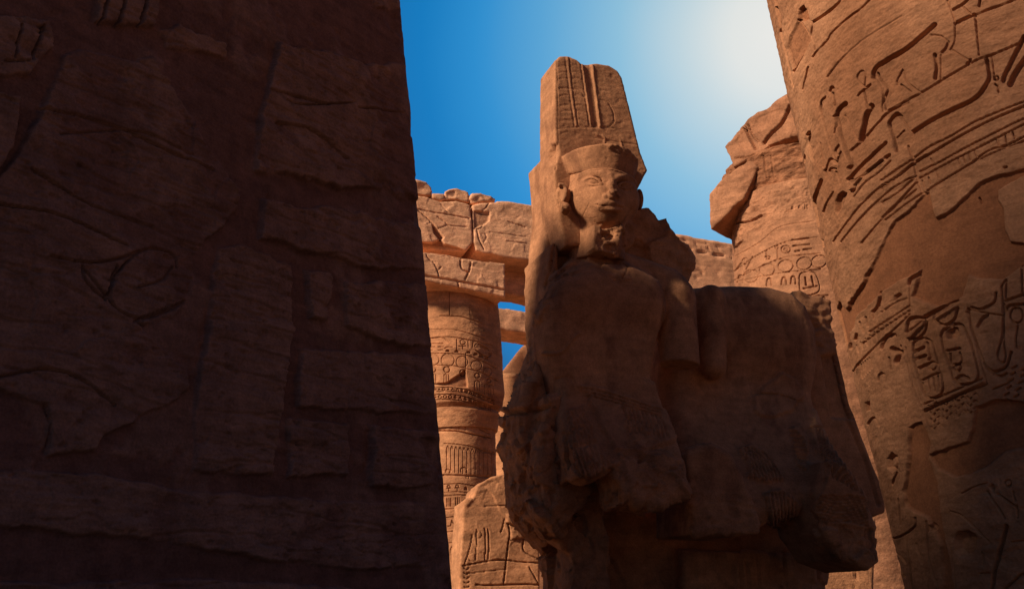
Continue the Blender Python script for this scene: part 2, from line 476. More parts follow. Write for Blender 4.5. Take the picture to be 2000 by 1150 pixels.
#@PIER
# ------------------------------------------------------------------ the dark pier on the left, running past the viewer
def pier():
    F0 = Frame(0, 7, 0)
    pb = F0.wor(F0.pix(884, 1150, 0)); pt = F0.wor(F0.pix(781, 0, 0.05))
    H = 6.4
    k0 = (0 - pb[2]) / (pt[2] - pb[2]); k1 = (H - pb[2]) / (pt[2] - pb[2])
    c0 = pb + (pt - pb) * k0; c1 = pb + (pt - pb) * k1           # corner line at ground and top
    wd = np.array([math.sin(rad(33)), math.cos(rad(33)), 0]); bk = np.array([-0.12, 1.0, 0]); bk /= np.linalg.norm(bk)
    S = np.concatenate([np.linspace(8.7, 4.05, 30)[:-1], np.linspace(4.05, 0.05, 640)])
    rel = [tuple(-wd * s) for s in S]
    rc = 0.05
    for a in np.linspace(0, 1, 7)[1:]:
        p0, p1, p2 = -wd * rc, np.zeros(3), bk * rc
        rel.append(tuple((1 - a) ** 2 * p0 + 2 * a * (1 - a) * p1 + a * a * p2))
    for s in np.linspace(rc, 2.2, 80)[1:]: rel.append(tuple(bk * s))
    e1 = bk * 2.2; e2 = e1 + np.array([-3.5, -0.65, 0]); e3 = -wd * 8.7 + np.array([-3.5, 1.6, 0])
    for A, B, n in ((e1, e2, 14), (e2, e3, 20), (e3, -wd * 8.7, 14)):
        for t in np.linspace(0, 1, n)[1:-1] if B is not e2 and B is not e3 else np.linspace(0, 1, n)[1:]: rel.append(tuple(A + (B - A) * t))
    rel = np.array(rel)
    Z = np.concatenate([np.linspace(0, 1.5, 20)[:-1], np.linspace(1.5, 6.3, 720), np.linspace(6.3, H, 6)[1:]])
    t = (Z / H)[None, :, None]
    P = rel[:, None, :] + c0 * (1 - t) + c1 * t
    P[:, :, 2] = Z[None, :]
    yy = P[:, 0, 1]
    bump = sstep(5.6, 5.9, yy) * (1 - np.clip((yy - 7.6) / 0.75, 0, 1)) * 1.9  # unseen raised top, added to keep the sun off the statue bodies
    P[:, :, 2] += bump[:, None] * np.clip((Z - 6.28) / (H - 6.28), 0, 1)[None]
    def hf(V, N):
        px, py = proj(V)
        fr = facing(V, N) & ((V - CAM) @ _f > 0.5)
        R = Relief(px, py, fr)
        wob = 12 * fbm(V, 3.0, 3, 5) + 8 * fbm(V, 10, 4, 9, gain=0.65)
        R.m[:] = 1.0
        st = [[(150, 95), (300, 115), (345, 175), (400, 260), (465, 375), (465, 410), (440, 440), (380, 500), (375, 570), (340, 620), (280, 628), (250, 610), (290, 660), (365, 720), (370, 760), (280, 820), (210, 850), (190, 880), (100, 885), (95, 790), (-60, 740), (-60, 420), (50, 280), (130, 110)],
              [(550, 85), (850, 140), (860, 390), (660, 360), (505, 330), (515, 240)],
              [(515, 390), (660, 410), (870, 446), (880, 526), (700, 520), (600, 485), (512, 465)],
              [(430, 480), (480, 480), (575, 515), (575, 650), (550, 770), (535, 925), (375, 920), (400, 700), (415, 580)],
              [(602, 530), (650, 530), (650, 630), (600, 630)], [(670, 545), (890, 565), (890, 690), (760, 670), (670, 640)],
              [(590, 680), (900, 695), (900, 806), (740, 805), (590, 790)], [(570, 820), (685, 825), (680, 930), (565, 930)],
              [(725, 830), (920, 845), (920, 945), (730, 945)],
              [(-100, 918), (200, 925), (380, 955), (600, 975), (950, 990), (950, 1108), (700, 1110), (450, 1080), (270, 1045), (-100, 1020)],
              [(-60, 30), (100, 40), (105, 90), (60, 145), (-60, 150)], [(195, -60), (330, -60), (300, 45), (190, 40)],
              [(320, 60), (350, 50), (440, 85), (440, 105), (330, 90)], [(-60, 1140), (400, 1130), (900, 1165), (900, 1300), (-60, 1300)],
              [(-60, 165), (40, 190), (30, 290), (-60, 410)], [(690, -80), (840, -80), (840, 28), (740, 15)]]
        for i, p in enumerate(st):
            R.area(p, -0.032 - 0.008 * (i % 3), edge=3, wob=wob, mask=0.0)
        on = 1 - R.m
        h = R.h
        cov = sstep(0.12, 0.34, fbm(V, 1.5, 5, 101, gain=0.6)); bare = sstep(0.10, 0.30, fbm(V, 1.9, 5, 111, gain=0.6))
        R.m = np.maximum(R.m, 0.75 * cov) * (1 - 0.7 * bare * (1 - on))
        h = h + on * cov * -0.016 + (1 - on) * bare * 0.012
        lay = fbm(V, 2.2, 5, 31, gain=0.6, stretch=(1, 1, 5.0))
        bed = np.maximum(0, 1 - np.abs(fbm(V, 1.3, 4, 47, stretch=(1, 1, 6))) * 14)
        pit = np.maximum(0, fbm(V, 16, 3, 12, stretch=(1, 1, 2)) - 0.28)
        h = h + on * (0.020 * lay + facets(V, 0.007, 3.0, 61) - 0.014 * bed - 0.05 * pit + 0.004 * fbm(V, 40, 2, 77, stretch=(1, 1, 4)))
        h = h + (1 - on) * (0.014 * fbm(V, 4, 5, 41) - 0.03 * np.maximum(0, fbm(V, 9, 3, 44) - 0.3) + 0.003 * fbm(V, 60, 2, 3))
        # cracks and the sunk carving on the big block
        R.h = h; R.dk = 0.6
        for p, w, d in (([(80, 210), (200, 235), (320, 290), (420, 330)], 7, 0.02), ([(60, 330), (180, 400), (300, 440)], 5, 0.012),
                        ([(120, 260), (260, 255), (380, 300)], 4, 0.01), ([(0, 400), (110, 420), (250, 480)], 5, 0.012),
                        ([(100, 500), (170, 512), (230, 505), (275, 488)], 6, 0.012), ([(160, 520), (168, 550), (205, 585)], 5, 0.012),
                        ([(230, 520), (215, 560), (222, 595), (265, 620), (320, 610), (360, 590)], 6, 0.015), ([(270, 560), (320, 545), (340, 520)], 5, 0.012),
                        ([(205, 585), (240, 520), (290, 485), (340, 495), (350, 520)], 5, 0.010),
                        ([(40, 50), (30, 110)], 6, 0.015), ([(85, 50), (65, 115)], 7, 0.02), ([(10, 118), (60, 118)], 4, 0.01),
                        ([(208, 0), (198, 42)], 7, 0.03), ([(242, 0), (232, 45)], 8, 0.03), ([(285, 0), (274, 46)], 8, 0.03),
                        ([(530, 175), (640, 205)], 5, 0.012), ([(560, 195), (600, 205), (690, 200)], 4, 0.01), ([(700, 210), (790, 220)], 4, 0.012),
                        ([(540, 240), (600, 250), (640, 275), (680, 310)], 6, 0.014), ([(90, 790), (100, 830), (95, 880)], 5, 0.015),
                        ([(0, 735), (90, 720), (160, 740), (230, 790)], 6, 0.014)):
            R.line(p, w, d)
        for t_ in np.linspace(0, 1, 14):
            R.line([(165 + 45 * t_ + 2, 528 + 55 * t_), (168 + 45 * t_, 531 + 55 * t_)], 5, 0.012, curve=False)
            R.line([(262 + 98 * t_, 628 - 38 * t_ + 6 * math.sin(3 * t_)), (265 + 98 * t_, 624 - 38 * t_)], 5, 0.010, curve=False)
        # chips along the corner
        dc = (V[:, :2] - (c0 + (c1 - c0) * (V[:, 2] / H)[:, None])[:, :2])
        dist = np.sqrt((dc ** 2).sum(1))
        near = 1 - sstep(0.03, 0.30, dist)
        chip = -0.03 * np.maximum(0, fbm(V, 4, 4, 8)) - 0.045 * sstep(0.18, 0.4, fbm(V, 2.6, 3, 28, stretch=(1, 1, 1.5)))
        hh = R.h * (1 - near) + near * (0.035 + 0.25 * (R.h - 0.035)) * (near < 0.7) + near * (near >= 0.7) * (0.035 + 0.25 * (R.h - 0.035))
        side = ((N @ wd) > 0.5) & (dist > 0.03)
        hh = np.where(side, 0.035 + 0.012 * fbm(V, 4, 4, 9), hh)
        return hh + near * chip - 0.03, R.m
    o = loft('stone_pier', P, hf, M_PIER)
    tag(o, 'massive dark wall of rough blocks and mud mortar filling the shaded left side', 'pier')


pier()

#@TALLWALL
# unseen wall added behind the viewer, shaped to shade the carved column's lower right
def tall_wall():
    F = Frame(-4.23, 1.37, 57)
    def fn(P): return ext(P, np.array([(-11, 0), (-2.7, 0), (-2.7, 8.6), (-3.1, 9.6), (-4.9, 11.7), (-6.7, 13.2), (-11, 13.4)]), 0.0, 2.0, 0.08)
    o = sculpt('shade_wall', F, fn, (-11.3, -0.3, -0.3), (-1.3, 2.3, 13.8), 0.15, M_PIER, None, lambda V, N: (rough(V, 0.08, 1.0), np.zeros(len(V))))
    tag(o, 'tall stone wall added out of view to shade the big column', 'wall')


tall_wall()

#@COLUMN
# ------------------------------------------------------------------ the big carved column on the right
COLC = np.array([0.0, 0.0]); COLR = [0, 0]


def column_fit():
    global COLC
    sil = [(1497, 0), (1545, 200), (1590, 400), (1625, 570), (1682, 800), (1732, 1000)]
    D = 6.8; az = rad(30.6); c = np.array([D * math.sin(az), D * math.cos(az)])
    zs, rs = [], []
    for x, y in sil:
        d = ray(x, y); dh = d[:2] / np.linalg.norm(d[:2]); t = c @ dh
        rs.append(abs(c[0] * dh[1] - c[1] * dh[0])); zs.append(1.6 + d[2] / np.linalg.norm(d[:2]) * t)
    k = np.polyfit(zs, rs, 2)
    return c, np.array(zs), np.array(rs), k


def big_column():
    c, zs, rs, k = column_fit()
    print('column fit', zs, rs, k)
    th0 = math.atan2(-c[1], -c[0])                    # direction from the axis to the viewer
    dense = th0 + np.linspace(rad(-82), rad(24), 1000)
    rest = np.linspace(dense[-1], dense[0] + 2 * math.pi, 60)[1:-1]
    U = np.concatenate([dense, rest])
    Z = np.concatenate([np.linspace(0, 1.4, 16)[:-1], np.linspace(1.4, 5.7, 1250), np.linspace(5.7, 9.5, 24)[1:]])
    rr = np.polyval(k, np.clip(Z, 1.0, 6.6))
    rr = rr - np.maximum(0, Z - 6.6) * 0.1
    P = np.empty((len(U), len(Z), 3))
    P[:, :, 0] = c[0] + np.cos(U)[:, None] * rr[None]; P[:, :, 1] = c[1] + np.sin(U)[:, None] * rr[None]; P[:, :, 2] = Z[None]
    o = loft('carved_column', P, column_relief, M_COL)
    tag(o, 'huge round sandstone column with deep carved hieroglyphs and orange plaster, nearest on the right', 'column')


def column_relief(V, N):
    px, py = proj(V)
    fr = facing(V, N)
    R = Relief(px, py, fr)
    h = 0.012 * fbm(V, 1.6, 4, 3) + 0.006 * fbm(V, 9, 4, 13, stretch=(1, 1, 2.5))
    R.h = np.array(h, dtype=np.float64)

    R.m[:] = 0; R.dk = 1.1; R.wmin = 4.0
    z1 = zc(1480, 0, .2435); z2 = zc(1720, 0, .2435); z3 = zc(1530, 200, .2435); z4 = zc(1720, 240, .2435)
    z5 = zc(1600, 480, .2435); z6 = zc(1740, 500, .313); z7 = zc(1640, 760, .339)
    wob = 4 * fbm(V, 8, 3, 71) + 2 * fbm(V, 30, 2, 72)
    # worn bedding and chisel marks on the old stone, smooth orange plaster in the repairs
    old = 0.006 * fbm(V, 5, 5, 81, gain=0.6, stretch=(1, 1, 4)) + 0.010 * np.minimum(0, fbm(V, 11, 3, 82) + 0.25) + 0.0022 * fbm(V, 55, 2, 83)
    R.h = R.h + old
    pl1 = [(1640, 640), (1632, 616), (1639, 590), (1651, 607), (1685, 553), (1702, 516), (1719, 480), (1747, 432), (1769, 415), (1788, 393), (1803, 379), (1812, 376), (1827, 427), (1856, 410), (1900, 369), (1922, 352), (1949, 342), (2010, 328), (2060, 320), (2060, 500),
           (1990, 525), (1965, 540), (1956, 546), (1915, 544), (1890, 536), (1880, 577), (1868, 587), (1829, 599), (1807, 592), (1790, 587), (1778, 580), (1790, 545), (1795, 526), (1775, 538), (1756, 548), (1722, 570), (1697, 592), (1671, 621), (1661, 655), (1651, 690)]
    pl2 = z7([(780, 100), (900, 60), (1062, 70), (1120, 330), (950, 350), (850, 430), (750, 495), (660, 510), (560, 450), (510, 380), (640, 330), (740, 300), (770, 220)])
    pl3 = z7([(400, 220), (470, 190), (520, 300), (510, 400), (560, 540), (590, 800), (660, 1150), (690, 1300), (600, 1300), (580, 900), (500, 740), (440, 720), (380, 680), (360, 580), (380, 480), (400, 330)])
    keep = R.h.copy()
    for p in (pl1, pl2, pl3): R.area(p, 0.0, 2.0, wob, mask=1.0)
    smooth = 0.006 * fbm(V, 3, 3, 91) + 0.0015 * fbm(V, 40, 2, 92)
    R.h = keep * (1 - R.m) + R.m * (smooth - 0.020)
    R.area(z4([(1250, 400), (1150, 420), (1040, 470), (940, 540), (940, 620), (980, 690), (1000, 860), (1040, 950), (1250, 975)]), -0.022, 2.0, wob, mask=0.0)
    R.area(z1([(325, 165), (372, 210), (415, 330), (380, 420), (290, 575), (240, 400), (250, 330)]), 0.018, 2.5, mask=0.7)
    R.area(z1([(335, 80), (375, 50), (405, 110), (410, 150), (380, 165), (335, 150)]), 0.03, 2, wob, mask=1.0)
    def G(z, items):
        for p, w, d in items: R.line(z(p), w, d)
    R.dk = 1.35
    G(z1, (([(330, 165), (370, 210), (405, 270), (418, 330)], 6, .025), ([(440, 185), (540, 120), (650, 30), (665, -10)], 6, .025), ([(405, 140), (440, 200), (430, 280), (455, 350), (460, 400)], 3.5, .015),
           ([(440, 460), (480, 410), (560, 320), (590, 270), (700, 170), (830, 70), (900, 0)], 3.5, .014), ([(285, 575), (320, 510), (355, 455)], 5, .022), ([(1150, 420), (1040, 480), (960, 530), (925, 580), (920, 625)], 10, .032),
           ([(920, 625), (970, 680), (1000, 760), (990, 850), (1000, 900)], 4, .018), ([(960, 590), (985, 650), (1030, 700), (1035, 740), (1010, 800), (1022, 880)], 6, .025), ([(800, 770), (830, 735), (900, 680)], 5, .024),
           ([(850, 740), (860, 800), (872, 865)], 5, .022), ([(850, 700), (810, 660), (795, 620), (815, 580), (840, 570), (858, 600), (855, 650), (850, 700)], 3.4, .016), ([(575, 735), (590, 705), (605, 705)], 6, .022), ([(600, 750), (612, 800), (618, 850)], 5.5, .022), ([(620, 930), (625, 1000), (615, 1070)], 3.5, .014), ([(605, 938), (640, 905)], 4, .018),
           ([(540, 780), (510, 820), (505, 880), (530, 990), (570, 1130)], 4.5, .022), ([(700, 930), (740, 1010), (790, 1120)], 2.5, .008), ([(150, 60), (190, 250), (230, 450), (280, 700)], 3, .012), ([(140, 0), (190, 170), (180, 260)], 4, .012),
           ([(360, 720), (400, 560), (410, 540)], 2.6, .01), ([(560, 620), (650, 500), (780, 370), (900, 280), (1150, 130)], 2, .006)))
    G(z3, (([(305, 0), (310, 90), (340, 200), (370, 330), (410, 440), (430, 490)], 4.5, .022), ([(500, 10), (450, 50), (430, 100), (445, 200), (475, 320), (510, 420), (540, 500), (520, 530)], 10, .034), ([(700, 30), (660, 110), (640, 200), (615, 310)], 13, .034),
           ([(190, 265), (205, 240), (210, 265), (200, 320), (220, 420), (235, 470)], 5.5, .024), ([(165, 430), (165, 475)], 6, .02), ([(820, 325), (740, 395), (640, 490), (560, 575), (515, 620)], 8, .032), ([(905, 390), (880, 280), (845, 170), (905, 95), (940, 120)], 9, .028),
           ([(940, 120), (1000, 210), (1035, 265)], 3.5, .014), ([(905, 290), (970, 225)], 3.5, .012), ([(820, 445), (850, 425)], 8, .03), ([(545, 610), (565, 690), (550, 715)], 6, .022), ([(300, 630), (265, 720), (250, 800), (260, 900), (275, 980)], 9, .03), ([(340, 540), (360, 480), (385, 455), (420, 490)], 5, .02),
           ([(365, 555), (385, 530), (420, 535)], 5, .02), ([(430, 420), (415, 390), (440, 345)], 5.5, .02), ([(460, 400), (440, 450), (435, 490)], 5, .02), ([(420, 560), (455, 650)], 5, .02), ([(330, 550), (340, 590)], 6, .02), ([(400, 720), (350, 800), (320, 880)], 3.5, .012),
           ([(390, 1120), (470, 1010), (600, 840), (760, 690), (900, 590), (1040, 490), (1150, 420)], 4, .016), ([(460, 1120), (600, 940), (760, 780), (900, 670), (1050, 590)], 3.5, .014), ([(620, 1130), (760, 960), (900, 830), (1060, 700)], 4, .014), ([(560, 760), (640, 650), (760, 560), (860, 470)], 3, .01), ([(540, 700), (640, 580), (760, 480), (800, 450)], 4, -.012),
           ([(520, 400), (600, 330), (680, 250), (760, 160), (840, 80), (1000, 0)], 5, .016), ([(300, 330), (310, 420), (320, 520)], 3, .01), ([(310, 1150), (305, 1110)], 8, .03), ([(550, 640), (700, 540), (800, 470)], 3, .012)))
    R.area(z3([(470, 715), (500, 730), (480, 800), (430, 900), (415, 880), (415, 800), (435, 745)]), .034, 2)
    R.dk = 1.1
    G(z2, (([(0, 515), (100, 450), (190, 400), (280, 330), (350, 270), (430, 200)], 11, .032), ([(60, 890), (200, 810), (320, 745), (480, 650), (560, 600), (700, 520), (800, 470), (900, 440), (1120, 345), (1200, 310)], 5, .016), ([(430, 440), (445, 530), (435, 630)], 9, .026),
           ([(170, 560), (130, 640), (130, 680)], 4.5, .016), ([(180, 570), (210, 660), (310, 740)], 3.5, .014), ([(160, 680), (240, 740)], 4.5, .02), ([(480, 440), (480, 640)], 3.5, .012), ([(540, 340), (520, 390), (490, 420)], 7, .016), ([(400, 280), (480, 290), (530, 330)], 3.5, .012),
           ([(530, 0), (570, 100), (595, 190), (590, 330), (555, 400)], 4, .012), ([(600, 190), (680, 150), (750, 120)], 8, .022), ([(660, 55), (720, 110)], 3.5, .012), ([(580, 80), (650, 40), (700, 0)], 6, .02), ([(790, 50), (800, 0)], 6, .02), ([(760, 130), (770, 240), (780, 340), (790, 440)], 6, .016),
           ([(760, 120), (860, 80), (1000, 30), (1150, -30)], 5, .016), ([(890, 460), (905, 560), (910, 640)], 3.5, .014), ([(1150, 300), (1060, 480), (1000, 600), (985, 650)], 10, .032), ([(1180, 450), (1090, 580), (1040, 680)], 13, .032), ([(920, 680), (940, 700), (945, 740)], 5, .016),
           ([(260, 1060), (400, 970), (560, 890), (760, 790), (860, 660), (870, 570), (850, 480)], 10, .03), ([(570, 400), (650, 450), (715, 490)], 4, .012), ([(690, 515), (720, 480)], 6, .02)))
    R.ring(1720 + 930 * .2435, 630 * .2435, 4, 4, 4, .02)
    for p in ([(-900, 1500), (-700, 1300), (-500, 1120)],): pass
    G(z4, (([(0, 460), (130, 370), (260, 290), (380, 200), (560, 110), (740, 0), (950, -90), (1200, -190)], 3.6, .018), ([(0, 530), (150, 420), (260, 330), (430, 230), (600, 130), (800, 20), (1000, -70), (1200, -150)], 5, .02), ([(310, 390), (480, 310), (660, 210), (860, 110), (1080, 0), (1200, -50)], 3.6, .016), ([(310, 445), (450, 370), (640, 270), (860, 160), (1200, -10)], 3.4, .014),
           ([(0, 640), (130, 560), (270, 440)], 3.6, .014), ([(0, 760), (150, 620), (280, 480)], 5, .016), ([(370, 545), (500, 460), (700, 340), (870, 220), (1010, 180), (1200, 90)], 4, .016), ([(30, 780), (200, 650), (330, 560)], 3.4, .014), ([(650, 370), (800, 290), (1000, 200), (1200, 130)], 3, .01),
           ([(220, 190), (260, 300), (280, 420), (320, 540), (350, 570)], 7, .016), ([(780, 600), (798, 640)], 5.5, .03), ([(990, 360), (1010, 355)], 5, .02)))
    for a, b in (((330, 465), (350, 510)), ((385, 440), (400, 490)), ((440, 380), (465, 440)), ((400, 290), (420, 320)), ((620, 290), (635, 330)), ((660, 265), (680, 320)), ((700, 240), (720, 300)), ((750, 225), (770, 270)), ((930, 140), (950, 180)), ((1000, 110), (1010, 160)), ((1060, 80), (1075, 125))):
        R.line(z4([a, b]), 3, .012, curve=False)
    R.area(z5([(600, 440), (598, 405), (640, 378), (660, 392), (630, 412)]), .024, 1.5)
    G(z5, (([(470, 380), (490, 400), (465, 490), (430, 530)], 8, .022), ([(490, 480), (510, 520)], 5, .016), ([(375, 575), (390, 640)], 6, .022), ([(330, 615), (350, 690)], 6, .022), ([(430, 540), (435, 580)], 5, .016), ([(300, 710), (290, 750)], 7, .02), ([(250, 780), (252, 820)], 8, .024), ([(240, 700), (240, 760)], 7, .02),
           ([(720, 310), (730, 270), (780, 235)], 9, .022), ([(400, 690), (550, 590), (720, 480)], 3, .012), ([(340, 790), (480, 680), (720, 520)], 3, .012), ([(250, 1030), (350, 910), (480, 770), (620, 650), (720, 550)], 4, .016), ([(500, 530), (600, 460), (700, 420)], 3, .01), ([(720, 260), (725, 550)], 3, .01),
           ([(500, 820), (510, 770), (550, 720), (600, 720)], 10, .028), ([(700, 690), (715, 600), (770, 575), (830, 580)], 8, .026), ([(860, 600), (850, 680), (790, 740), (730, 745)], 6, .02), ([(725, 735), (860, 600)], 8, -.016), ([(710, 690), (840, 590)], 4, .012), ([(920, 560), (930, 600), (1000, 635), (1080, 590), (1110, 500)], 7, .022), ([(850, 570), (940, 520), (1030, 470), (1110, 440)], 9, .028),
           ([(930, 590), (1090, 490)], 6, -.014), ([(590, 830), (640, 860), (620, 930)], 14, .03), ([(480, 1080), (480, 1040), (500, 1020), (520, 1030)], 5, .02), ([(560, 900), (575, 990)], 6, .02)))
    for k in range(6): R.line(z5([(325 + 16 * k, 960 - 12 * k), (345 + 16 * k, 1060 - 16 * k)]), 2.8, .012)
    for k in range(12): R.line(z5([(300 + 35 * k, 800 - 27 * k), (318 + 35 * k, 850 - 27 * k)]), 2.6, .01)
    G(z6, (([(135, 590), (140, 540), (180, 515), (230, 520), (260, 560), (290, 680), (325, 800), (310, 860), (260, 885), (210, 870), (180, 790), (150, 690), (135, 590)], 6, .024), ([(310, 500), (330, 460), (380, 430), (440, 430), (480, 500), (520, 620), (545, 740), (510, 790), (430, 800), (390, 770), (360, 680), (330, 600), (310, 500)], 6, .024),
           ([(140, 600), (200, 570)], 8, .022), ([(145, 645), (215, 620)], 7, .022), ([(225, 540), (240, 620), (230, 650)], 5, .02), ([(170, 700), (230, 672)], 7, .022), ([(190, 775), (250, 745), (290, 730)], 5, .018), ([(195, 790), (215, 850)], 4.5, .018), ([(230, 770), (245, 845)], 4.5, .018), ([(262, 760), (277, 840)], 4.5, .018), ([(290, 750), (305, 820)], 4.5, .018),
           ([(350, 590), (430, 575)], 6, .02), ([(370, 610), (380, 680), (440, 660), (430, 600)], 5, .018), ([(400, 775), (440, 745), (485, 765)], 7, .022), ([(205, 950), (400, 860), (580, 780)], 8, -.018), ([(200, 925), (400, 835), (570, 765)], 4, .018), ([(215, 970), (420, 870), (600, 800)], 4, .016),
           ([(60, 560), (110, 720), (150, 860), (200, 970), (240, 1080)], 4.5, .018), ([(90, 570), (150, 790), (210, 950)], 3.5, .012), ([(480, 330), (500, 440), (540, 560), (590, 680), (640, 720), (720, 690), (750, 600)], 7, .024), ([(470, 350), (520, 520), (600, 800)], 4, .014), ([(690, 190), (700, 400), (690, 520), (665, 620), (690, 665), (715, 640), (705, 520), (708, 300)], 5, .02),
           ([(500, 320), (560, 330), (640, 290), (655, 230)], 6, .022), ([(540, 440), (570, 390), (600, 370)], 8, .022), ([(480, 330), (560, 350), (690, 370)], 4, .014), ([(640, 735), (680, 750), (720, 735)], 6, .02), ([(720, 340), (740, 310), (831, 300)], 7, .022), ([(790, 440), (780, 520), (785, 570)], 5, .018), ([(710, 280), (831, 240)], 6, .02), ([(815, 60), (820, 230)], 5, .018), ([(690, 190), (720, 150), (715, 260)], 5, .016),
           ([(420, 900), (440, 960)], 5, .016), ([(640, 830), (740, 790)], 4, .014)))
    R.ring(*z6([(250, 685)])[0], 8, 8, 5, .02); R.ring(*z6([(410, 695)])[0], 7, 7, 6, .024); R.ring(*z6([(785, 370)])[0], 12, 15, 5, .018)
    R.area(z6([(345, 470), (375, 445), (410, 455), (420, 490), (395, 515), (355, 512)]), .045, 2.5, wob)
    for k in range(22):
        a, b = 760 + 60 * (k % 4) - 12 * (k // 4), 700 + 42 * (k // 4) + 12 * (k % 4)
        R.line(z6([(a, b), (a + 26, b - 14)]), 5, .012)
    for k in range(26):
        a, b = 250 + 38 * (k % 8), 930 + 44 * (k // 8) - 9 * (k % 8)
        R.line(z6([(a, b), (a + 12, b + 20 - 30 * (k % 2)), (a + 26, b + 6)]), 3.5, .009)
    R.area(z7([(145, 78), (170, 70), (173, 120), (150, 126)]), .035, 1.5); R.area(z7([(275, 400), (300, 365), (330, 385), (333, 450), (305, 475), (278, 450)]), .034, 2.5); R.area(z7([(295, 400), (315, 385), (328, 420), (318, 450), (298, 445)]), -.026, 3)
    R.area(z7([(665, 870), (690, 825), (740, 820), (780, 845), (775, 920), (740, 965), (690, 960), (663, 920)]), .045, 4, wob); R.area(z7([(862, 560), (880, 545), (897, 560), (882, 582)]), .025, 2); R.area(z7([(505, 795), (525, 772), (547, 790), (535, 818), (512, 818)]), .028, 2.5)
    G(z7, (([(960, 790), (930, 900), (890, 1050), (870, 1200)], 11, .032), ([(850, 590), (900, 660), (950, 740)], 5, .016), ([(910, 600), (1020, 680)], 5, .016), ([(1000, 590), (1010, 640)], 5, .014), ([(1020, 670), (1025, 740)], 5, .014), ([(260, 860), (340, 850), (430, 790), (435, 740)], 5, .018), ([(250, 960), (330, 950), (375, 1000)], 5, .018),
           ([(285, 1200), (280, 1090), (330, 1040), (370, 1080)], 8, .026), ([(440, 890), (470, 1000)], 5, .016), ([(500, 760), (505, 900), (530, 1050), (560, 1130)], 5, .016), ([(160, 200), (190, 165), (215, 180), (225, 210)], 5, .018), ([(800, 1060), (860, 1060)], 5, .014), ([(820, 940), (830, 1010)], 5, .014), ([(330, 480), (300, 545)], 5, .016), ([(340, 630), (350, 780)], 4, .014), ([(590, 800), (640, 950), (665, 1150)], 4, .012), ([(640, 700), (720, 740), (860, 880)], 3, .01), ([(700, 600), (780, 560), (850, 540)], 3, .01), ([(380, 830), (400, 1000), (420, 1150)], 4, .014), ([(990, 880), (1060, 870)], 4, .012), ([(950, 1150), (1030, 1080), (1062, 1060)], 6, .018)))
    R.ring(*z7([(970, 540)])[0], 6, 6, 3.5, .014)
    return R.h, R.m


big_column()

#@STATUE
# ------------------------------------------------------------------ the colossal pair
SF = Frame(0.9, 10.0, 20)
ORI = SF.o.copy()
statue = thing('colossal_statue', 'colossal seated stone pair, a god in a tall plumed crown beside a headless companion', 'statue', tuple(SF.wor((0.6, 0.2, 0.0))))
px3 = lambda x, y, b: SF.pix(x, y, b)
HC = px3(1170, 378, 0.0)                              # centre of the head
HR = np.array([0.345, 0.42, 0.42])


def onface(x, y, push=0.0):
    cl = SF.loc(CAM); d = SF.M @ ray(x, y)
    q = (cl - HC) / HR; e = d / HR
    A = e @ e; B = 2 * q @ e; C = q @ q - 1
    disc = B * B - 4 * A * C
    t = (-B - math.sqrt(max(disc, 0))) / (2 * A)
    return cl + d * (t + push)


def head_base(P):
    d = ell(P, HC, HR)
    q = P - HC.astype(np.float32)
    d = smin(d, np.maximum((np.sqrt((q[:, 0] / 0.338) ** 2 + (q[:, 1] / 0.412) ** 2) - 1) * 0.37, np.abs(q[:, 2] - 0.17) - 0.19), 0.06)
    d = smin(d, ell(P, HC + (0, -0.10, -0.20), (0.268, 0.30, 0.285)), 0.10)
    d = smin(d, ell(P, onface(1140, 390, 0.13), (0.13, 0.12, 0.15)), 0.10)
    d = smin(d, ell(P, onface(1228, 394, 0.12), (0.10, 0.12, 0.15)), 0.10)
    d = smin(d, ell(P, onface(1193, 430, 0.06), (0.105, 0.11, 0.085)), 0.08)
    return d


_fc = {}


def onf(x, y, push=0.0):
    """point of the plain face under the pixel, pushed away from the viewer by push metres"""
    if (x, y) not in _fc:
        cl = SF.loc(CAM); d = SF.M @ ray(x, y); t = np.linalg.norm(HC - cl) - 0.8
        for _ in range(40): t += float(head_base((cl + d * t)[None].astype(np.float32))[0]) * 0.9
        _fc[(x, y)] = (cl + d * t, d)
    p, d = _fc[(x, y)]
    return p + d * push


